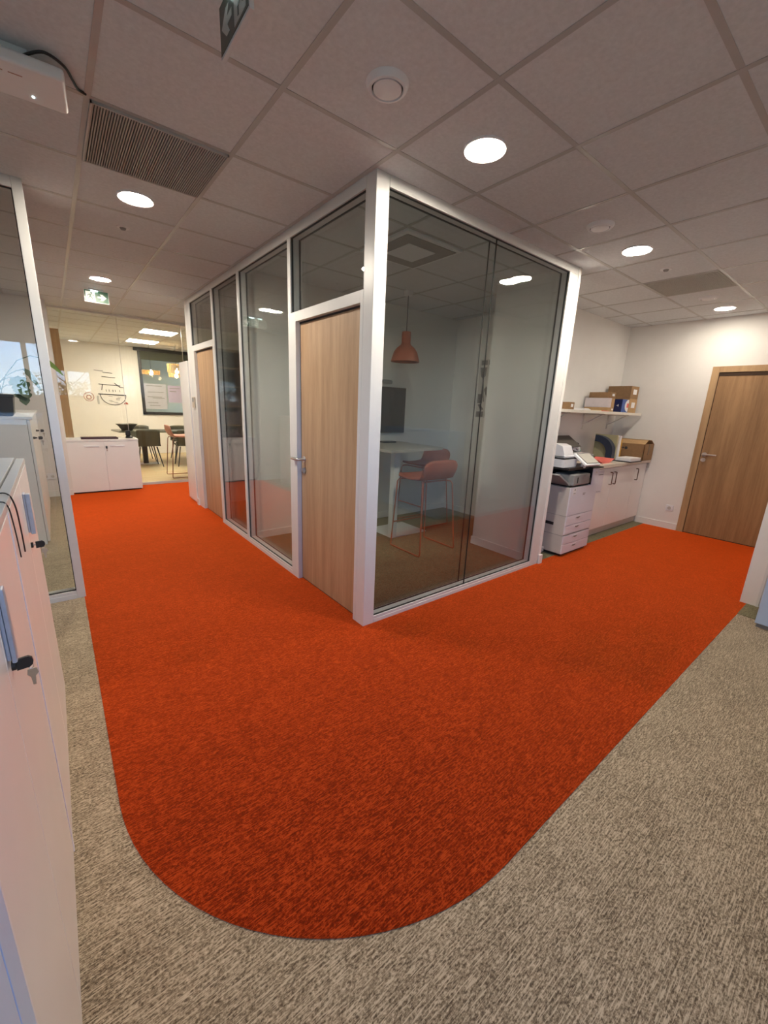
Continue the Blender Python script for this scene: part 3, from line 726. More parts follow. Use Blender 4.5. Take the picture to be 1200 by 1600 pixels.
# shelf
T = Thing('wall_shelf', 'long cream wall shelf carrying the boxes', 'shelf', (3.6, .5, 1.5))
T.part('board', MB().box(2.2, 4.93, .31, .68, 1.503, 1.536, .002), mat('cream shelf', (.80, .76, .68), .4))
for bx in (3.15, 4.03, 4.76):
    b = MB().box(bx - .012, bx + .012, .668, .68, 1.30, 1.503).box(bx - .012, bx + .012, .40, .68, 1.492, 1.503)
    b.tube([(bx, .672, 1.36), (bx, .60, 1.40), (bx, .44, 1.494)], .008, 8)
    T.part('bracket', b, mat('grey bracket %d' % int(bx * 10), (.66, .62, .58), .4))
def carton(label, x0, x1, y0, y1, z0, z1, m, extra=None, group=None):
    T = Thing('cardboard_box', label, 'box', ((x0 + x1) / 2, (y0 + y1) / 2, z0), group=group)
    T.part('carton', MB().box(x0, x1, y0, y1, z0, z1, .003), m)
    if extra: extra(T)
    return T
Z = 1.5365
def tape(x0, x1, y0, y1, z0, z1):
    def f(T):
        T.part('tape', MB().box(x0, x1, (y0 + y1) / 2 - .02, (y0 + y1) / 2 + .02, z1 - .0005, z1 + .0008), M['khaki'])
        T.part('label', MB().box(x0 + (x1 - x0) * .3, x0 + (x1 - x0) * .75, y0 - .0012, y0 + .001, z0 + (z1 - z0) * .35, z0 + (z1 - z0) * .75), M['paper'])
    return f
G = 'boxes on the wall shelf'
carton('small brown box at the left end of the shelf', 3.10, 3.21, .40, .62, Z, 1.617, M['cardboard'], tape(3.10, 3.21, .4, .62, Z, 1.617), G)
carton('flat brown box lowest at the left of the shelf stack', 3.97, 4.052, .36, .66, Z, 1.586, M['cardlight'], None, G)
carton('flat brown box lowest beside the blue box', 4.058, 4.14, .36, .66, Z, 1.586, M['cardlight'], tape(4.058, 4.14, .36, .66, Z, 1.586), G)
carton('lilac white box in the middle of the shelf stack', 3.97, 4.052, .36, .66, 1.587, 1.70, mat('lilac white carton', (.62, .56, .58), .7), None, G)
carton('narrow brown box beside the lilac white box', 4.058, 4.14, .36, .66, 1.587, 1.70, M['cardlight'], None, G)
carton('brown box topmost on the shelf stack left of the tall pair', 4.0, 4.14, .36, .63, 1.701, 1.772, M['cardboard'], tape(4.0, 4.14, .36, .63, 1.701, 1.772), G)
carton('larger brown box lower at the right end of the shelf', 4.545, 4.79, .345, .64, Z, 1.716, M['cardlight'], tape(4.545, 4.79, .345, .64, Z, 1.716), G)
carton('larger brown box upper at the right end of the shelf', 4.54, 4.785, .345, .64, 1.717, 1.879, M['cardboard'], tape(4.54, 4.785, .345, .64, 1.717, 1.879), G)
def bluex(T):
    cx, cz = 4.49, 1.622
    T.part('dark_side', MB().box(4.296, 4.3, .332, .448, Z, 1.70), M['navyprint'])
    pts = [(cx - .105 * math.cos(a), cz + .078 * math.sin(a)) for a in [-PI / 2 + PI * k / 16 for k in range(17)]]
    T.part('white_disc', MB().prism(pts, 'Y', .3275, .331), M['paper'])
    T.part('red_mark', MB().box(cx - .055, cx - .004, .326, .3276, cz - .025, cz + .03), M['red'])
    T.part('blue_mark', MB().prism([(4.296 + 0, 1.60)] * 0 + [(.37, 1.605), (.40, 1.62), (.37, 1.635)], 'X', 4.294, 4.2965), M['cabgrey'])
carton('blue box with a white disc and red mark on the shelf', 4.30, 4.50, .33, .45, Z, 1.70, M['blue'], bluex)
single('paper_stack', MB().box(3.50, 3.66, .42, .62, Z, 1.552, .002).box(3.52, 3.64, .43, .6, 1.552, 1.560, .002), M['paper'], 'small stack of white paper on the shelf right of the small brown box', 'paper')
single('paper_sheet', MB().box(3.70, 3.88, .38, .56, Z, 1.545, .001), mat('cream paper', (.80, .70, .50), .8), 'cream envelope lying on the shelf before the box stack', 'paper')
single('paper_sheet', MB().box(3.80, 3.955, .335, .355, Z, 1.5375 + .006, .001), M['red'], 'pinkish sheet at the front edge of the shelf', 'paper')
# counter items
CZ = .9165
T = Thing('cardboard_box', 'big open brown carton on the right end of the worktop', 'box', (4.78, .35, CZ))
T.part('carton', MB().box(4.62, 4.94, .082, .088, CZ, 1.135).box(4.62, 4.94, .60, .606, CZ, 1.135).box(4.62, 4.626, .082, .606, CZ, 1.135).box(4.934, 4.94, .082, .606, CZ, 1.135).box(4.62, 4.94, .082, .606, CZ, CZ + .006), M['cardboard'])
fl = MB()
fl.prism([(4.62, 1.135), (4.72, 1.185), (4.722, 1.181), (4.625, 1.131)], 'Y', .085, .60)
fl.prism([(4.94, 1.135), (4.84, 1.187), (4.838, 1.183), (4.935, 1.131)], 'Y', .085, .60)
T.part('flap', fl, M['cardlight'])
T.part('tape', MB().box(4.76, 4.80, .0795, .0825, .99, 1.13), mat('brown tape', (.18, .11, .06), .4))
mk = MB(); yy = .50
for w in (.022, .018, .02, .014, .022, .012, .02):
    mk.box(4.6185, 4.6202, yy - w, yy, 1.060, 1.082); yy -= w + .006
mk.lathe([(.020, -.0015), (.020, 0)], (4.62, yy - .02, 1.07), 18, 'X').box(4.6185, 4.6202, .40, .50, 1.03, 1.038)
T.part('lettering', mk, M['ink'])
T = Thing('paper_ream', 'white ream of paper on a black tray before the brown carton', 'paper', (4.4, .2, CZ))
T.part('tray', MB().box(4.17, 4.52, .05, .25, CZ, CZ + .012, .003), M['black'])
T.part('ream', MB().box(4.19, 4.50, .06, .245, CZ + .012, CZ + .052, .002), M['paper'])
T = Thing('file_holder', 'navy curved file holder standing on the worktop', 'file holder', (4.12, .4, CZ))
arc = []
for k in range(13):
    a = PI / 2 * k / 12; arc.append((.30 + .19 * math.sin(a) * 1.0, 0))
out = [(.255, CZ)] + [(.255 + .24 * (1 - math.cos(a)), CZ + .12 + .20 * math.sin(a)) for a in [PI / 2 * k / 12 for k in range(13)]]
inn = [(.495, CZ + .24)] + [(.335 + .155 * (1 - math.cos(a)), CZ + .10 + .14 * math.sin(a)) for a in [PI / 2 * k / 12 for k in range(12, -1, -1)]] + [(.335, CZ)]
T.part('side', MB().prism(out + inn, 'X', 4.07, 4.16), M['navy'])
T.part('foot', MB().box(4.05, 4.18, .25, .44, CZ, CZ + .03, .004), M['navy'])
for i, (x0, x1, y0, y1, z1, mm, lb) in enumerate(((4.20, 4.225, .27, .555, 1.245, 'khaki', 'khaki folder upright behind the navy file holder'), (4.23, 4.27, .275, .54, 1.225, 'sgrey', 'grey folder upright behind the navy file holder'), (4.275, 4.31, .262, .54, 1.235, 'paper', 'white folder upright behind the navy file holder'), (4.315, 4.33, .255, .50, 1.19, 'orangebook', 'yellow folder upright beside the brown carton'))):
    single('folder', MB().box(x0, x1, y0, y1, CZ, z1, .002), M[mm], lb, 'folder', 'folders on the worktop')
T = Thing('tissue_box', 'small white box on the worktop left of the navy holder', 'box', (4.1, .55, CZ))
T.part('box', MB().box(4.0, 4.12, .50, .66, CZ, .985, .004), M['paper'])
T.part('slot', MB().box(4.03, 4.09, .54, .62, .984, .9865), M['pgrey'])
single('green_packet', MB().box(3.80, 3.92, .58, .665, CZ, 1.04, .01), mat('mint plastic', (.35, .58, .50), .4), 'mint green packet against the nook wall on the worktop', 'packet')
T = Thing('paper_tray', 'salmon red curved paper holder on the worktop beside the printer screen', 'paper tray', (3.7, .3, CZ))
vs = []; fs = []
nn = 12
prof = [(3.52 + .42 * i / nn, CZ + .008 + .045 * (abs(2 * i / nn - 1)) ** 2) for i in range(nn + 1)]
T.part('holder', MB().prism(prof + [(x, z - .006) for x, z in reversed(prof)], 'Y', .16, .40), M['red'])
T.part('edge', MB().tube([(x, .398, z + .002) for x, z in prof], .004, 6), M['black'])
T.part('sheet', MB().box(3.60, 3.86, .14, .30, CZ, CZ + .006), mat('pale salmon paper', (.85, .55, .45), .8))
T = Thing('cable_bundle', 'black cable bundle and grey box on the worktop behind the printer', 'cables', (3.6, .55, CZ))
T.part('box', MB().box(3.42, 3.70, .44, .56, CZ, 1.03, .01), M['cabgrey'])
cb = MB()
for k in range(6):
    cx = 3.42 + .05 * k; pts = [(cx + .05 * math.sin(t * 2 + k), .52 + .05 * math.cos(t * 1.7 + k * 2), 1.035 + .05 * abs(math.sin(t * 1.3 + k))) for t in [i * .35 for i in range(14)]]
    cb.tube(pts, .006, 6)
T.part('cable', cb, M['vent'])
T.part('plug', MB().box(3.62, 3.68, .50, .56, 1.03, 1.13, .01).cyl((3.60, .52, 1.06), (3.60, .48, 1.14), .014, n=10), M['black'])
single('plastic_lid', MB().prism([(.42, 1.10), (.64, 1.10), (.64, 1.215), (.60, 1.225)], 'X', 3.02, 3.58).box(3.02, 3.40, .55, .64, CZ, 1.10), mat('brown grey plastic', (.10, .09, .08), .5), 'dark brown lid standing at the back of the worktop', 'lid')

# printer
PX0, PX1, PY0, PY1 = 2.53, 3.10, -.05, .50
T = Thing('printer', 'white office printer with paper drawers beside the glass front', 'printer', (2.8, .2, 0))
T.part('base', MB().box(PX0 + .02, PX1 - .02, PY0 + .02, PY1 - .02, .014, .05), M['black'])
T.part('body', MB().box(PX0, PX1, PY0 + .012, PY1, .04, .755, .006), M['pgrey'])
T.part('column', MB().box(2.955, PX1, PY0, PY1, .755, .935, .004), M['lilac'])
T.part('rear_body', MB().box(PX0, 2.955, .25, PY1, .755, .935, .004), M['pgrey'])
T.part('front_panel', MB().box(PX0 + .004, PX1, PY0, PY0 + .014, .458, .757, .003), M['lilac'])
for i, (z0, z1) in enumerate(((.352, .453), (.256, .347), (.145, .238), (.042, .140))):
    dr = T.part('drawer', MB().box(PX0 + .004, PX1, PY0, PY0 + .014, z0, z1, .003), M['lilac'])
    zc = (z0 + z1) / 2 + .01
    hp = [(2.775 + .055 * math.cos(a), zc + .018 + .032 * math.sin(a)) for a in [PI + PI * k / 12 for k in range(13)]]
    T.part('drawer_pull', MB().prism(hp, 'Y', PY0 - .003, PY0 + .004), M['vent'], dr)
    hp2 = [(2.775 + .042 * math.cos(a), zc + .016 + .020 * math.sin(a)) for a in [PI + PI * k / 12 for k in range(13)]]
    T.part('pull_recess', MB().prism(hp2, 'Y', PY0 - .0045, PY0 - .002), M['dgrey'], dr)
T.part('seam', MB().box(PX0 - .001, PX1, PY0 + .008, PY1, .2385, .2435).box(PX0 - .001, PX0 + .05, PY0 + .01, PY1, .453, .456), M['dgrey'])
T.part('cavity', MB().box(PX0 + .03, 2.955, PY0 + .03, .25, .757, .770).box(2.945, 2.957, PY0 + .005, .25, .762, .93).box(PX0 + .02, 2.955, .235, .252, .762, .93), M['black'])
T.part('finisher', MB().box(PX0 + .02, 2.89, PY0 - .006, .16, .775, .888, .012, 3), M['dgrey'])
T.part('finisher_latch', MB().box(2.62, 2.632, PY0 - .010, PY0 - .004, .80, .86).box(2.86, 2.93, PY0 - .004, PY0 + .03, .785, .835, .004), M['black'])
wing = MB().prism([(PX0 + .02, .772), (PX0 + .02, .792), (2.33, .905), (2.31, .895)], 'Y', -.02, .18)
T.part('output_tray', wing, M['dgrey'])
T.part('scanner_bed', MB().prism([(PX0 - .06, .955), (PX0 - .06, 1.035), (2.72, 1.035), (2.72, .955)], 'Y', .03, PY1), M['vent'])
T.part('scanner_underside', MB().box(PX0 - .05, 3.05, -.02, PY1 - .01, .932, .956).prism([(2.92, -.06), (PX1 + .03, -.075), (PX1 + .03, .06), (2.92, .06)], 'Z', .934, .946), M['black'])
T.part('feeder', MB().prism([(.05, 1.052), (.05, 1.09), (.08, 1.165), (.14, 1.185), (.42, 1.175), (.46, 1.052)], 'X', PX0 - .05, 2.66).box(PX0 - .05, 2.71, .04, .47, 1.050, 1.072, .006), M['vent'])
T.part('feeder_gap', MB().box(PX0 - .055, 2.715, .035, .475, 1.034, 1.051), M['black'])
Ms = Matrix.Translation((2.79, -.045, 1.03)) @ Matrix.Rotation(math.radians(-6), 4, 'Z') @ Matrix.Rotation(math.radians(34), 4, 'X')
sc = T.part('control_panel', MB().box(-.13, .13, -.085, .10, -.012, .012, .006, M=Ms).cyl((2.80, .0, .955), (2.79, -.03, 1.02), .03), M['vent'])
T.part('touch_screen', MB().box(-.10, .12, -.068, .090, .0125, .0145, M=Ms), M['black'], sc)
T.part('screen_face', MB().box(-.092, .112, -.060, .082, .0146, .0155, M=Ms), M['sgrey'], sc)  # plain grey display face, not emissive
T.part('name_plate', MB().box(PX0 - .003, PX0 + .001, .08, .22, .335, .368, .002), M['black'])
T.part('sticker', MB().box(2.585, 2.645, PY0 - .001, PY0 + .001, .68, .745).box(3.01, 3.06, PY0 - .001, PY0 + .001, .87, .91), M['paper'])
T.part('print_mark', MB().box(2.605, 2.625, PY0 - .002, PY0 + .0, .722, .74).box(2.595, 2.635, PY0 - .002, PY0, .69, .697).box(2.80, 2.85, PY0 - .002, PY0, .675, .681).box(2.80, 2.84, PY0 - .002, PY0, .66, .666).box(3.03, 3.045, PY0 - .002, PY0, .885, .892), M['dgrey'])
for p in ((PX0 - .03, .17), (PX1 - .05, .42), (PX0 + .05, .44), (PX1 - .06, .0)):
    T.part('caster', MB().lathe([(.006, -.016), (.030, -.012), (.034, 0), (.030, .012), (.006, .016)], (p[0], p[1], .038), 20, 'X').box(p[0] - .02, p[0] + .02, p[1] - .03, p[1] + .03, .045, .075, .006), M['cabgrey'])

# ------------------------------------------------------------------ far end of the left corridor
T = Thing('sideboard', 'white two door sideboard in front of the meeting room glass', 'sideboard', (-.945, 5.74, 0))
T.part('body', MB().box(-1.395, -.49, 5.572, 5.925, .04, .795), M['white'])
T.part('top', MB().box(-1.405, -.482, 5.55, 5.928, .795, .825, .003), M['white'])
T.part('plinth', MB().box(-1.385, -.50, 5.60, 5.925, .005, .04), M['rubber'])
for a, b, hx in ((-1.400, -.946, -1.10), (-.942, -.487, -.77)):
    d = T.part('door', MB().box(a, b, 5.552, 5.572, .03, .79, .0015), M['white'])
    T.part('handle', MB().box(hx - .095, hx + .095, 5.535, 5.552, .712, .730, .003), M['vent'], d)
T.part('lock', MB().lathe([(.011, -.012), (.011, 0)], (-.915, 5.552, .715), 16, 'Y'), M['steel'])
T = Thing('key', 'key hanging in the lock of the white sideboard', 'key', (-.915, 5.54, .7))
T.part('fob', MB().box(-.926, -.904, 5.515, 5.54, .685, .722, .004), M['black'])
T.part('spare_key', MB().box(-.922, -.908, 5.52, 5.523, .645, .685), M['brass'])
T = Thing('serving_tray', 'dark plum tray lying on the white sideboard', 'tray', (-.98, 5.68, .825))
T.part('plate', MB().box(-1.215, -.745, 5.575, 5.80, .825, .833, .003), M['plum'])
T.part('rim', MB().box(-1.215, -.745, 5.575, 5.585, .83, .845, .002).box(-1.215, -.745, 5.79, 5.80, .83, .845, .002).box(-1.215, -1.205, 5.575, 5.80, .83, .845, .002).box(-.755, -.745, 5.575, 5.80, .83, .845, .002), M['plum'])
T = Thing('phone_stand', 'small black stand on the right end of the sideboard', 'stand', (-.58, 5.74, .825))
T.part('base', MB().lathe([(.05, 0), (.05, .02), (.03, .035)], (-.58, 5.74, .825), 24), M['black'])
T.part('head', MB().box(-.625, -.555, 5.72, 5.76, .86, .945, .012, 3), M['black'])
# meeting glass
T = Thing('glass_partition', 'frameless glass wall of the meeting room', 'glass partition', (.8, 5.95, 0))
for a, b in ((-1.385, -.552), (-.548, .368), (.372, 1.4), (1.404, 3.1)):
    T.part('glass_pane', MB().box(a, b, 5.945, 5.955, .045, H - .03), M['glassc'])
T.part('joint', MB().box(-.5525, -.5475, 5.942, 5.958, .045, H - .03).box(.3675, .3725, 5.942, 5.958, .045, H - .03), M['steel'])
T.part('bottom_rail', MB().box(-1.4, 3.1, 5.93, 5.97, 0, .045, .002), F_)
T.part('top_rail', MB().box(-1.4, 3.1, 5.93, 5.97, H - .03, H, .002).box(-1.405, -1.385, 5.93, 5.97, .045, H - .03, .002), F_)
# white tall cupboard at the corridor end
T = Thing('tall_cupboard', 'white tall cupboard standing past the farther oak door', 'cupboard', (.25, 4.33, 0))
T.part('body', MB().box(.005, .6, 4.13, 4.56, .005, 1.965, .002), M['white'])
T.part('door', MB().box(-.012, .004, 4.125, 4.565, .03, 1.965, .002), M['white'])

# meeting room
def panel_light(x, y, label):
    T = Thing('ceiling_panel_light', label, 'ceiling light', (x, y, H), group='square panel lights in the meeting room', world=False)
    T.part('frame', MB().box(-.297, .297, -.297, .297, -.006, .003), M['vent'])
    T.part('diffuser', MB().box(-.28, .28, -.28, .28, -.010, -.005), M['panel'])
    return T.o
p0 = panel_light(.284, 7.319, 'bright square ceiling panel nearer in the meeting room')
dup(p0, (.284, 9.119, H), label='bright square ceiling panel farther in the meeting room')
p2 = dup(p0, (3.2, 11.2, H), label='added unseen ceiling panel brightening the room beyond the inner window')  # added out of view to light the room behind the window
for ch in p2.children:
    if ch.name.startswith('diffuser'): ch.data = ch.data.copy(); ch.data.materials[0] = emis('added panel glow', (1, .95, .85), 7)
# inner window with dark frame
T = Thing('window_4', 'dark framed inner window of the meeting room with papers on it', 'window', (1.4, 10.5, 1.0), kind='structure')
T.part('window_frame', MB().box(wx0, wx0 + .07, 10.47, 10.58, wz0, wz1).box(wx1 - .07, wx1, 10.47, 10.58, wz0, wz1).box(wx0, wx1, 10.47, 10.58, wz0, wz0 + .07).box(wx0, wx1, 10.47, 10.58, wz1 - .05, wz1), M['black'])
T.part('pane', MB().box(wx0 + .07, wx1 - .07, 10.53, 10.538, wz0 + .07, wz1 - .05), M['glassc'])
T = Thing('roller_blind', 'dark green rolled blind above the inner window', 'blind', (1.4, 10.45, 2.5))
T.part('cassette', MB().box(.27, 2.45, 10.40, 10.47, 2.60, 2.68, .01), M['black'])
T.part('fabric', MB().box(.40, 2.38, 10.43, 10.436, 2.40, 2.61), mat('dark green blind', (.075, .085, .06), .8))
def sheet(label, x0, x1, z0, z1, m, marks):
    T = Thing('poster', label, 'poster', ((x0 + x1) / 2, 10.52, (z0 + z1) / 2))
    T.part('sheet', MB().box(x0, x1, 10.522, 10.526, z0, z1), m)
    mk = MB()
    for a, b, z in marks: mk.box(x0 + a, x0 + b, 10.519, 10.5225, z0 + z, z0 + z + .018)
    T.part('print', mk, M['dgrey'])
pw = mat('window paper', (.50, .50, .56), .8)
sheet('large white paper with lines on the left of the inner window', .44, .96, 1.18, 1.82, pw, [(.05, .42, .58), (.06, .40, .30), (.18, .46, .27), (.05, .3, .15), (.08, .45, .42), (.1, .35, .08)])
sheet('lilac paper on the inner window right of the white one', 1.0, 1.42, 1.36, 1.80, M['purple'], [(.04, .3, .36), (.04, .2, .28)])
# wall chart drawn on the back wall
T = Thing('wall_chart', 'black line drawing of a half circle chart on the meeting room wall', 'wall decal', (-.25, 10.49, 1.5))
ch = MB(); cx, cz = -.255, 1.495
def ln(p, q, r=.006): ch.tube([(p[0], 10.494, p[1]), (q[0], 10.494, q[1])], r, 6)
ch.tube([(cx + .27 * math.cos(a), 10.494, cz + .245 * math.sin(a)) for a in [PI + PI * k / 24 for k in range(25)]], .007, 6)
ln((cx - .31, cz + .01), (cx + .27, cz), .011)
ln((cx - .28, 1.74), (cx + .17, 1.72), .008); ln((cx - .20, 1.92), (cx + .08, 1.905), .007); ln((cx - .17, 2.02), (cx + .03, 2.01), .007); ln((cx - .34, 2.06), (cx - .16, 2.05), .006)
ln((cx - .20, 1.74), (cx - .23, 1.60), .008); ln((cx + .05, 1.78), (cx + .16, 1.69), .008); ln((cx + .14, 1.685), (cx + .25, 1.68), .005)
for u in (-.08, .05, -.14, 0, .14): ln((cx + u, 1.62), (cx + u + .005, 1.57), .006)
for k in range(9):
    a = random.uniform(-.16, .1); z = cz - .04 - .02 * k; ln((cx + a, z), (cx + a + .08, z - .002), .003)
T.part('outline', ch, M['ink'])
T.part('red_dome', MB().prism([(.0 + .045 * math.cos(a), 1.275 + .05 * math.sin(a)) for a in [PI * k / 12 for k in range(13)]], 'Y', 10.49, 10.497), mat('red decal', (.45, .10, .06), .7))
T.part('grey_bar', MB().box(-.60, -.56, 10.49, 10.497, 1.26, 1.46), M['cabgrey'])
T = Thing('wall_emblem', 'pale pink round emblem on the meeting room wall left of the chart', 'wall decal', (-.75, 10.49, 1.4))
T.part('ring', MB().tube([(-.76 + .10 * math.cos(2 * PI * k / 28), 10.494, 1.43 + .10 * math.sin(2 * PI * k / 28)) for k in range(29)], .009, 6).tube([(-.76 + .045 * math.cos(2 * PI * k / 20), 10.494, 1.42 + .045 * math.sin(2 * PI * k / 20)) for k in range(21)], .012, 6), mat('pink decal', (.75, .48, .45), .7))
# bookcase with oak side
T = Thing('bookcase', 'tall oak sided bookcase at the left end of the meeting room', 'bookcase', (-1.6, 7.6, 0))
T.part('side_panel', MB().box(-1.375, -1.245, 7.5, 7.85, .004, 2.56, .003), M['oaktrim'])
T.part('side_panel', MB().box(-1.89, -1.86, 7.5, 7.85, .004, 2.56, .003), M['oaktrim'])
T.part('back_panel', MB().box(-1.86, -1.375, 7.83, 7.85, .004, 2.56), mat('dark bookcase back', (.14, .10, .11), .6))
for z in (.05, .5, .92, 1.34, 1.76, 2.16, 2.53): T.part('shelf', MB().box(-1.86, -1.375, 7.51, 7.83, z, z + .025), M['oaktrim'])
for i, z in enumerate((.945, 1.365, .525)):
    x = -1.82
    while x < -1.42:
        w = random.uniform(.025, .045)
        single('book', MB().box(x, x + w - .002, 7.54, 7.75, z + .0005, z + random.uniform(.22, .33), .002), M['book1'], 'dark book standing in the oak sided bookcase of the meeting room', 'book', 'dark books in the meeting room bookcase')
        x += w

# meeting table and chairs
T = Thing('meeting_table', 'long dark topped table in the meeting room', 'table', (.4, 8.6, 0))
T.part('tabletop', MB().prism([(-.54, 8.86), (-.45, 8.25), (1.7, 8.15), (1.7, 8.95), (-.5, 8.95)], 'Z', .725, .752), M['darktop'])
for x in (.03, 1.25):
    T.part('leg', MB().box(x - .05, x + .05, 8.52, 8.62, .02, .725, .006), M['black'])
    T.part('base_plate', MB().box(x - .28, x + .28, 8.43, 8.72, .004, .020, .004), M['frame'])
def chair(label, loc, rz):
    T = Thing('meeting_chair', label, 'chair', loc, rz, 'dark chairs around the meeting table', world=False)
    vs = []; fs = []; n = 16; m = 9
    for i in range(n + 1):
        t = i / n
        if t < .5: y = .22 - .42 * (t / .5); z = .45 - .015 * math.sin(PI * t / .5)
        else:
            u = (t - .5) / .5; y = -.20 - .05 * math.sin(u * PI / 2) - .04 * u; z = .45 + .36 * u
        w = .23 if t < .5 else .23 - .02 * (t - .5)
        for k in range(m):
            s = -1 + 2 * k / (m - 1); vs.append((w * s, y + (.05 * s * s if t > .5 else 0), z + (.02 * s ** 4 if t < .5 else -.02 * abs(s) ** 5 * (t > .9))))
    fs = [(i * m + k, i * m + k + 1, (i + 1) * m + k + 1, (i + 1) * m + k) for i in range(n) for k in range(m - 1)]
    ob = T.part('shell', MB()._add(vs, fs), M['oliveshell'], ang=60)
    so = ob.modifiers.new('thick', 'SOLIDIFY'); so.thickness = .018; so.offset = -1
    for sx in (-1, 1):
        for sy in (-1, 1):
            T.part('leg', MB().cyl((sx * .16, sy * .14, .435), (sx * .24, sy * .23, .0), .014, .010, 10), M['black'])
    return T.o
c0 = chair('dark olive chair in front of the table right of the sideboard', (.02, 8.15, .004), 0.05)
dup(c0, (.80, 8.05, .004), -.05, label='dark olive chair behind the pale coral bar stool')
dup(c0, (.06, 9.15, .004), PI, label='dark chair behind the table left of centre')
dup(c0, (.95, 9.15, .004), PI, label='dark chair behind the table at the right')
T = Thing('bowl', 'wide dark bowl on the left end of the meeting table', 'bowl', (-.26, 8.62, .752))
T.part('vessel', MB().lathe([(.10, 0), (.11, .005), (.16, .09), (.21, .135), (.205, .137), (.15, .09), (.09, .012), (.001, .01)], (-.26, 8.62, .752), 40), mat('dark olive ceramic', (.05, .045, .03), .4))
st2 = stool_proto('bar_stool', 'pale coral bar stool behind the meeting room glass', M['coralp'], mat('copper tube', (.30, .12, .07), .4, .3), (.36, 6.62, .004), -PI / 2)
# slat pendants
def slat_pendant(label, x, y, z0, r, h):
    T = Thing('pendant_lamp', label, 'pendant lamp', (x, y, z0), group='wooden slat pendants in the meeting room')
    sl = MB(); n = 30
    for k in range(n):
        a = 2 * PI * k / n; mt_ = Matrix.Translation((x, y, 0)) @ Matrix.Rotation(a, 4, 'Z')
        sl.box(r - .004, r + .004, -.010, .010, z0, z0 + h, M=mt_)
    T.part('slats', sl, M['slat'])
    T.part('ring', MB().lathe([(r - .012, z0 + h - .01), (r + .006, z0 + h - .01), (r + .006, z0 + h), (r - .012, z0 + h)], (x, y, 0), 40), M['slat'])
    T.part('bulb', MB().lathe([(.001, z0 - .02), (.03, z0 - .005), (.042, z0 + .03), (.03, z0 + .07), (.014, z0 + .10)], (x, y, 0), 20), M['bulb'])
    T.part('cord', MB().cyl((x, y, z0 + .1), (x, y, H), .003, n=8).tube([(x - r, y, z0 + h - .005), (x, y, z0 + h), (x + r, y, z0 + h - .005)], .003, 6), M['black'])
slat_pendant('low flat wooden slat pendant before the inner window', .38, 9.0, 1.985, .18, .085)
slat_pendant('tall wooden slat pendant at the right before the inner window', .93, 9.0, 2.06, .20, .19)
slat_pendant('lower small wooden slat pendant under the tall one', 1.02, 9.5, 1.98, .17, .09)

# right foreground cabinet
T = Thing('storage_cabinet', 'pale cabinet at the right edge of the photo on a grey plinth', 'cabinet', (2.64, -2.2, 0))
T.part('body', MB().box(2.42, 2.862, -2.84, -1.64, .03, 1.2, .002), M['daylit'])  # white cabinet; body and doors coloured with the window's daylight blue
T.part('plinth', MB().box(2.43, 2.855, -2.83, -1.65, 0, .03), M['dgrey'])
T.part('door', MB().box(2.41, 2.42, -2.22, -1.645, .035, 1.19, .0015), M['daylit'])
T.part('door', MB().box(2.41, 2.42, -2.835, -2.225, .035, 1.19, .0015), M['daylit'])

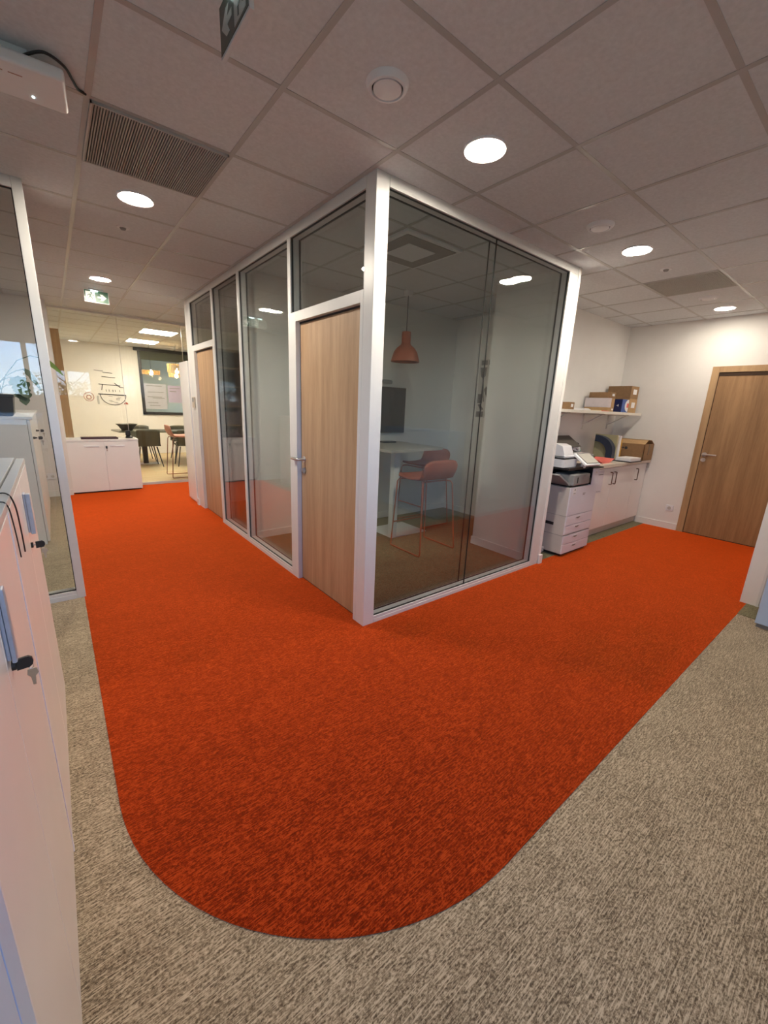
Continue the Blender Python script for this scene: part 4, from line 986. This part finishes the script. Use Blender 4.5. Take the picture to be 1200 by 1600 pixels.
# ------------------------------------------------------------------ garden outside the window behind the camera
struct('ground', MB().box(-30, 30, -40, -3.31, -.6, -.5), M['grass'], 'lawn outside the window', 'ground')
for i, (x, y, hh) in enumerate(((-5.2, -13, 4.0), (-.8, -13, 3.7), (-10, -14, 4.2), (3.6, -13, 3.8))):
    T = Thing('garden_tree', ['bushy tree outside seen mirrored in the left glass', 'bushy tree outside seen mirrored in the meeting room glass', 'far tree outside the window', 'small tree outside the window'][i], 'tree', (x, y, -.5), group='trees in the garden')
    tr = MB().tube([(x, y, -.5), (x + .1, y, .6), (x, y + .1, 1.4), (x + .1, y, hh - .6)], .12, 8, .04)
    for k in range(14):
        a = random.uniform(0, 2 * PI); z = random.uniform(.8, hh - .8); L_ = random.uniform(.8, 1.6)
        tr.tube([(x, y, z), (x + .5 * L_ * math.cos(a), y + .5 * L_ * math.sin(a), z + .5), (x + L_ * math.cos(a), y + L_ * math.sin(a), z + 1.2)], .03, 5, .006)
    T.part('trunk', tr, M['bark'])
    fo_ = MB()
    for k in range(1500):
        a = random.uniform(0, 2 * PI); r = 1.9 * random.random() ** .5; z = random.uniform(-.2, (hh - .8) * .72)
        r *= 1 - .45 * max(0, z) / hh
        p = Vector((x + r * math.cos(a), y + r * math.sin(a), z)); s = random.uniform(.05, .11)
        u = Vector((random.gauss(0, 1), random.gauss(0, 1), random.gauss(0, 1))).normalized(); w = u.cross(Vector((.3, .2, .9))).normalized()
        fo_._add([p + u * s, p + w * s * .6, p - u * s, p - w * s * .6], [(0, 1, 2, 3)])
    T.part('foliage', fo_, M['foliage'])

# ------------------------------------------------------------------ light
w = bpy.data.worlds.new('World'); S.world = w; w.use_nodes = True
nt = w.node_tree; bg = nt.nodes['Background']
tcw = nt.nodes.new('ShaderNodeTexCoord'); sep = nt.nodes.new('ShaderNodeSeparateXYZ'); nt.links.new(tcw.outputs['Generated'], sep.inputs[0])
rw = nt.nodes.new('ShaderNodeValToRGB'); ew = rw.color_ramp.elements
ew[0].position = 0; ew[0].color = (.62, .80, 1, 1); ew[1].position = .5; ew[1].color = (.12, .30, .72, 1)
kx = ew.new(.12); kx.color = (.32, .58, 1, 1)
nt.links.new(sep.outputs['Z'], rw.inputs['Fac']); nt.links.new(rw.outputs['Color'], bg.inputs['Color']); bg.inputs['Strength'].default_value = 3.3
pl = bpy.data.lights.new('window portal', 'AREA'); pl.shape = 'RECTANGLE'; pl.size = bx1 - bx0; pl.size_y = bz1 - bz0
pl.cycles.is_portal = True
po = bpy.data.objects.new('window_portal', pl); COL.objects.link(po)
po.location = ((bx0 + bx1) / 2, -3.31, (bz0 + bz1) / 2); po.rotation_euler = (-PI / 2, 0, PI)
po.rotation_euler = (PI / 2, 0, 0)

S.view_settings.view_transform = 'Standard'; S.view_settings.look = 'None'; S.view_settings.gamma = 1
S.view_settings.use_curve_mapping = False
S.view_settings.exposure = 1.85
cyc = S.cycles
cyc.max_bounces = 10; cyc.diffuse_bounces = 5; cyc.glossy_bounces = 5; cyc.transparent_max_bounces = 24; cyc.transmission_bounces = 8
cyc.sample_clamp_indirect = 6; cyc.use_denoising = True; cyc.caustics_reflective = False; cyc.caustics_refractive = False
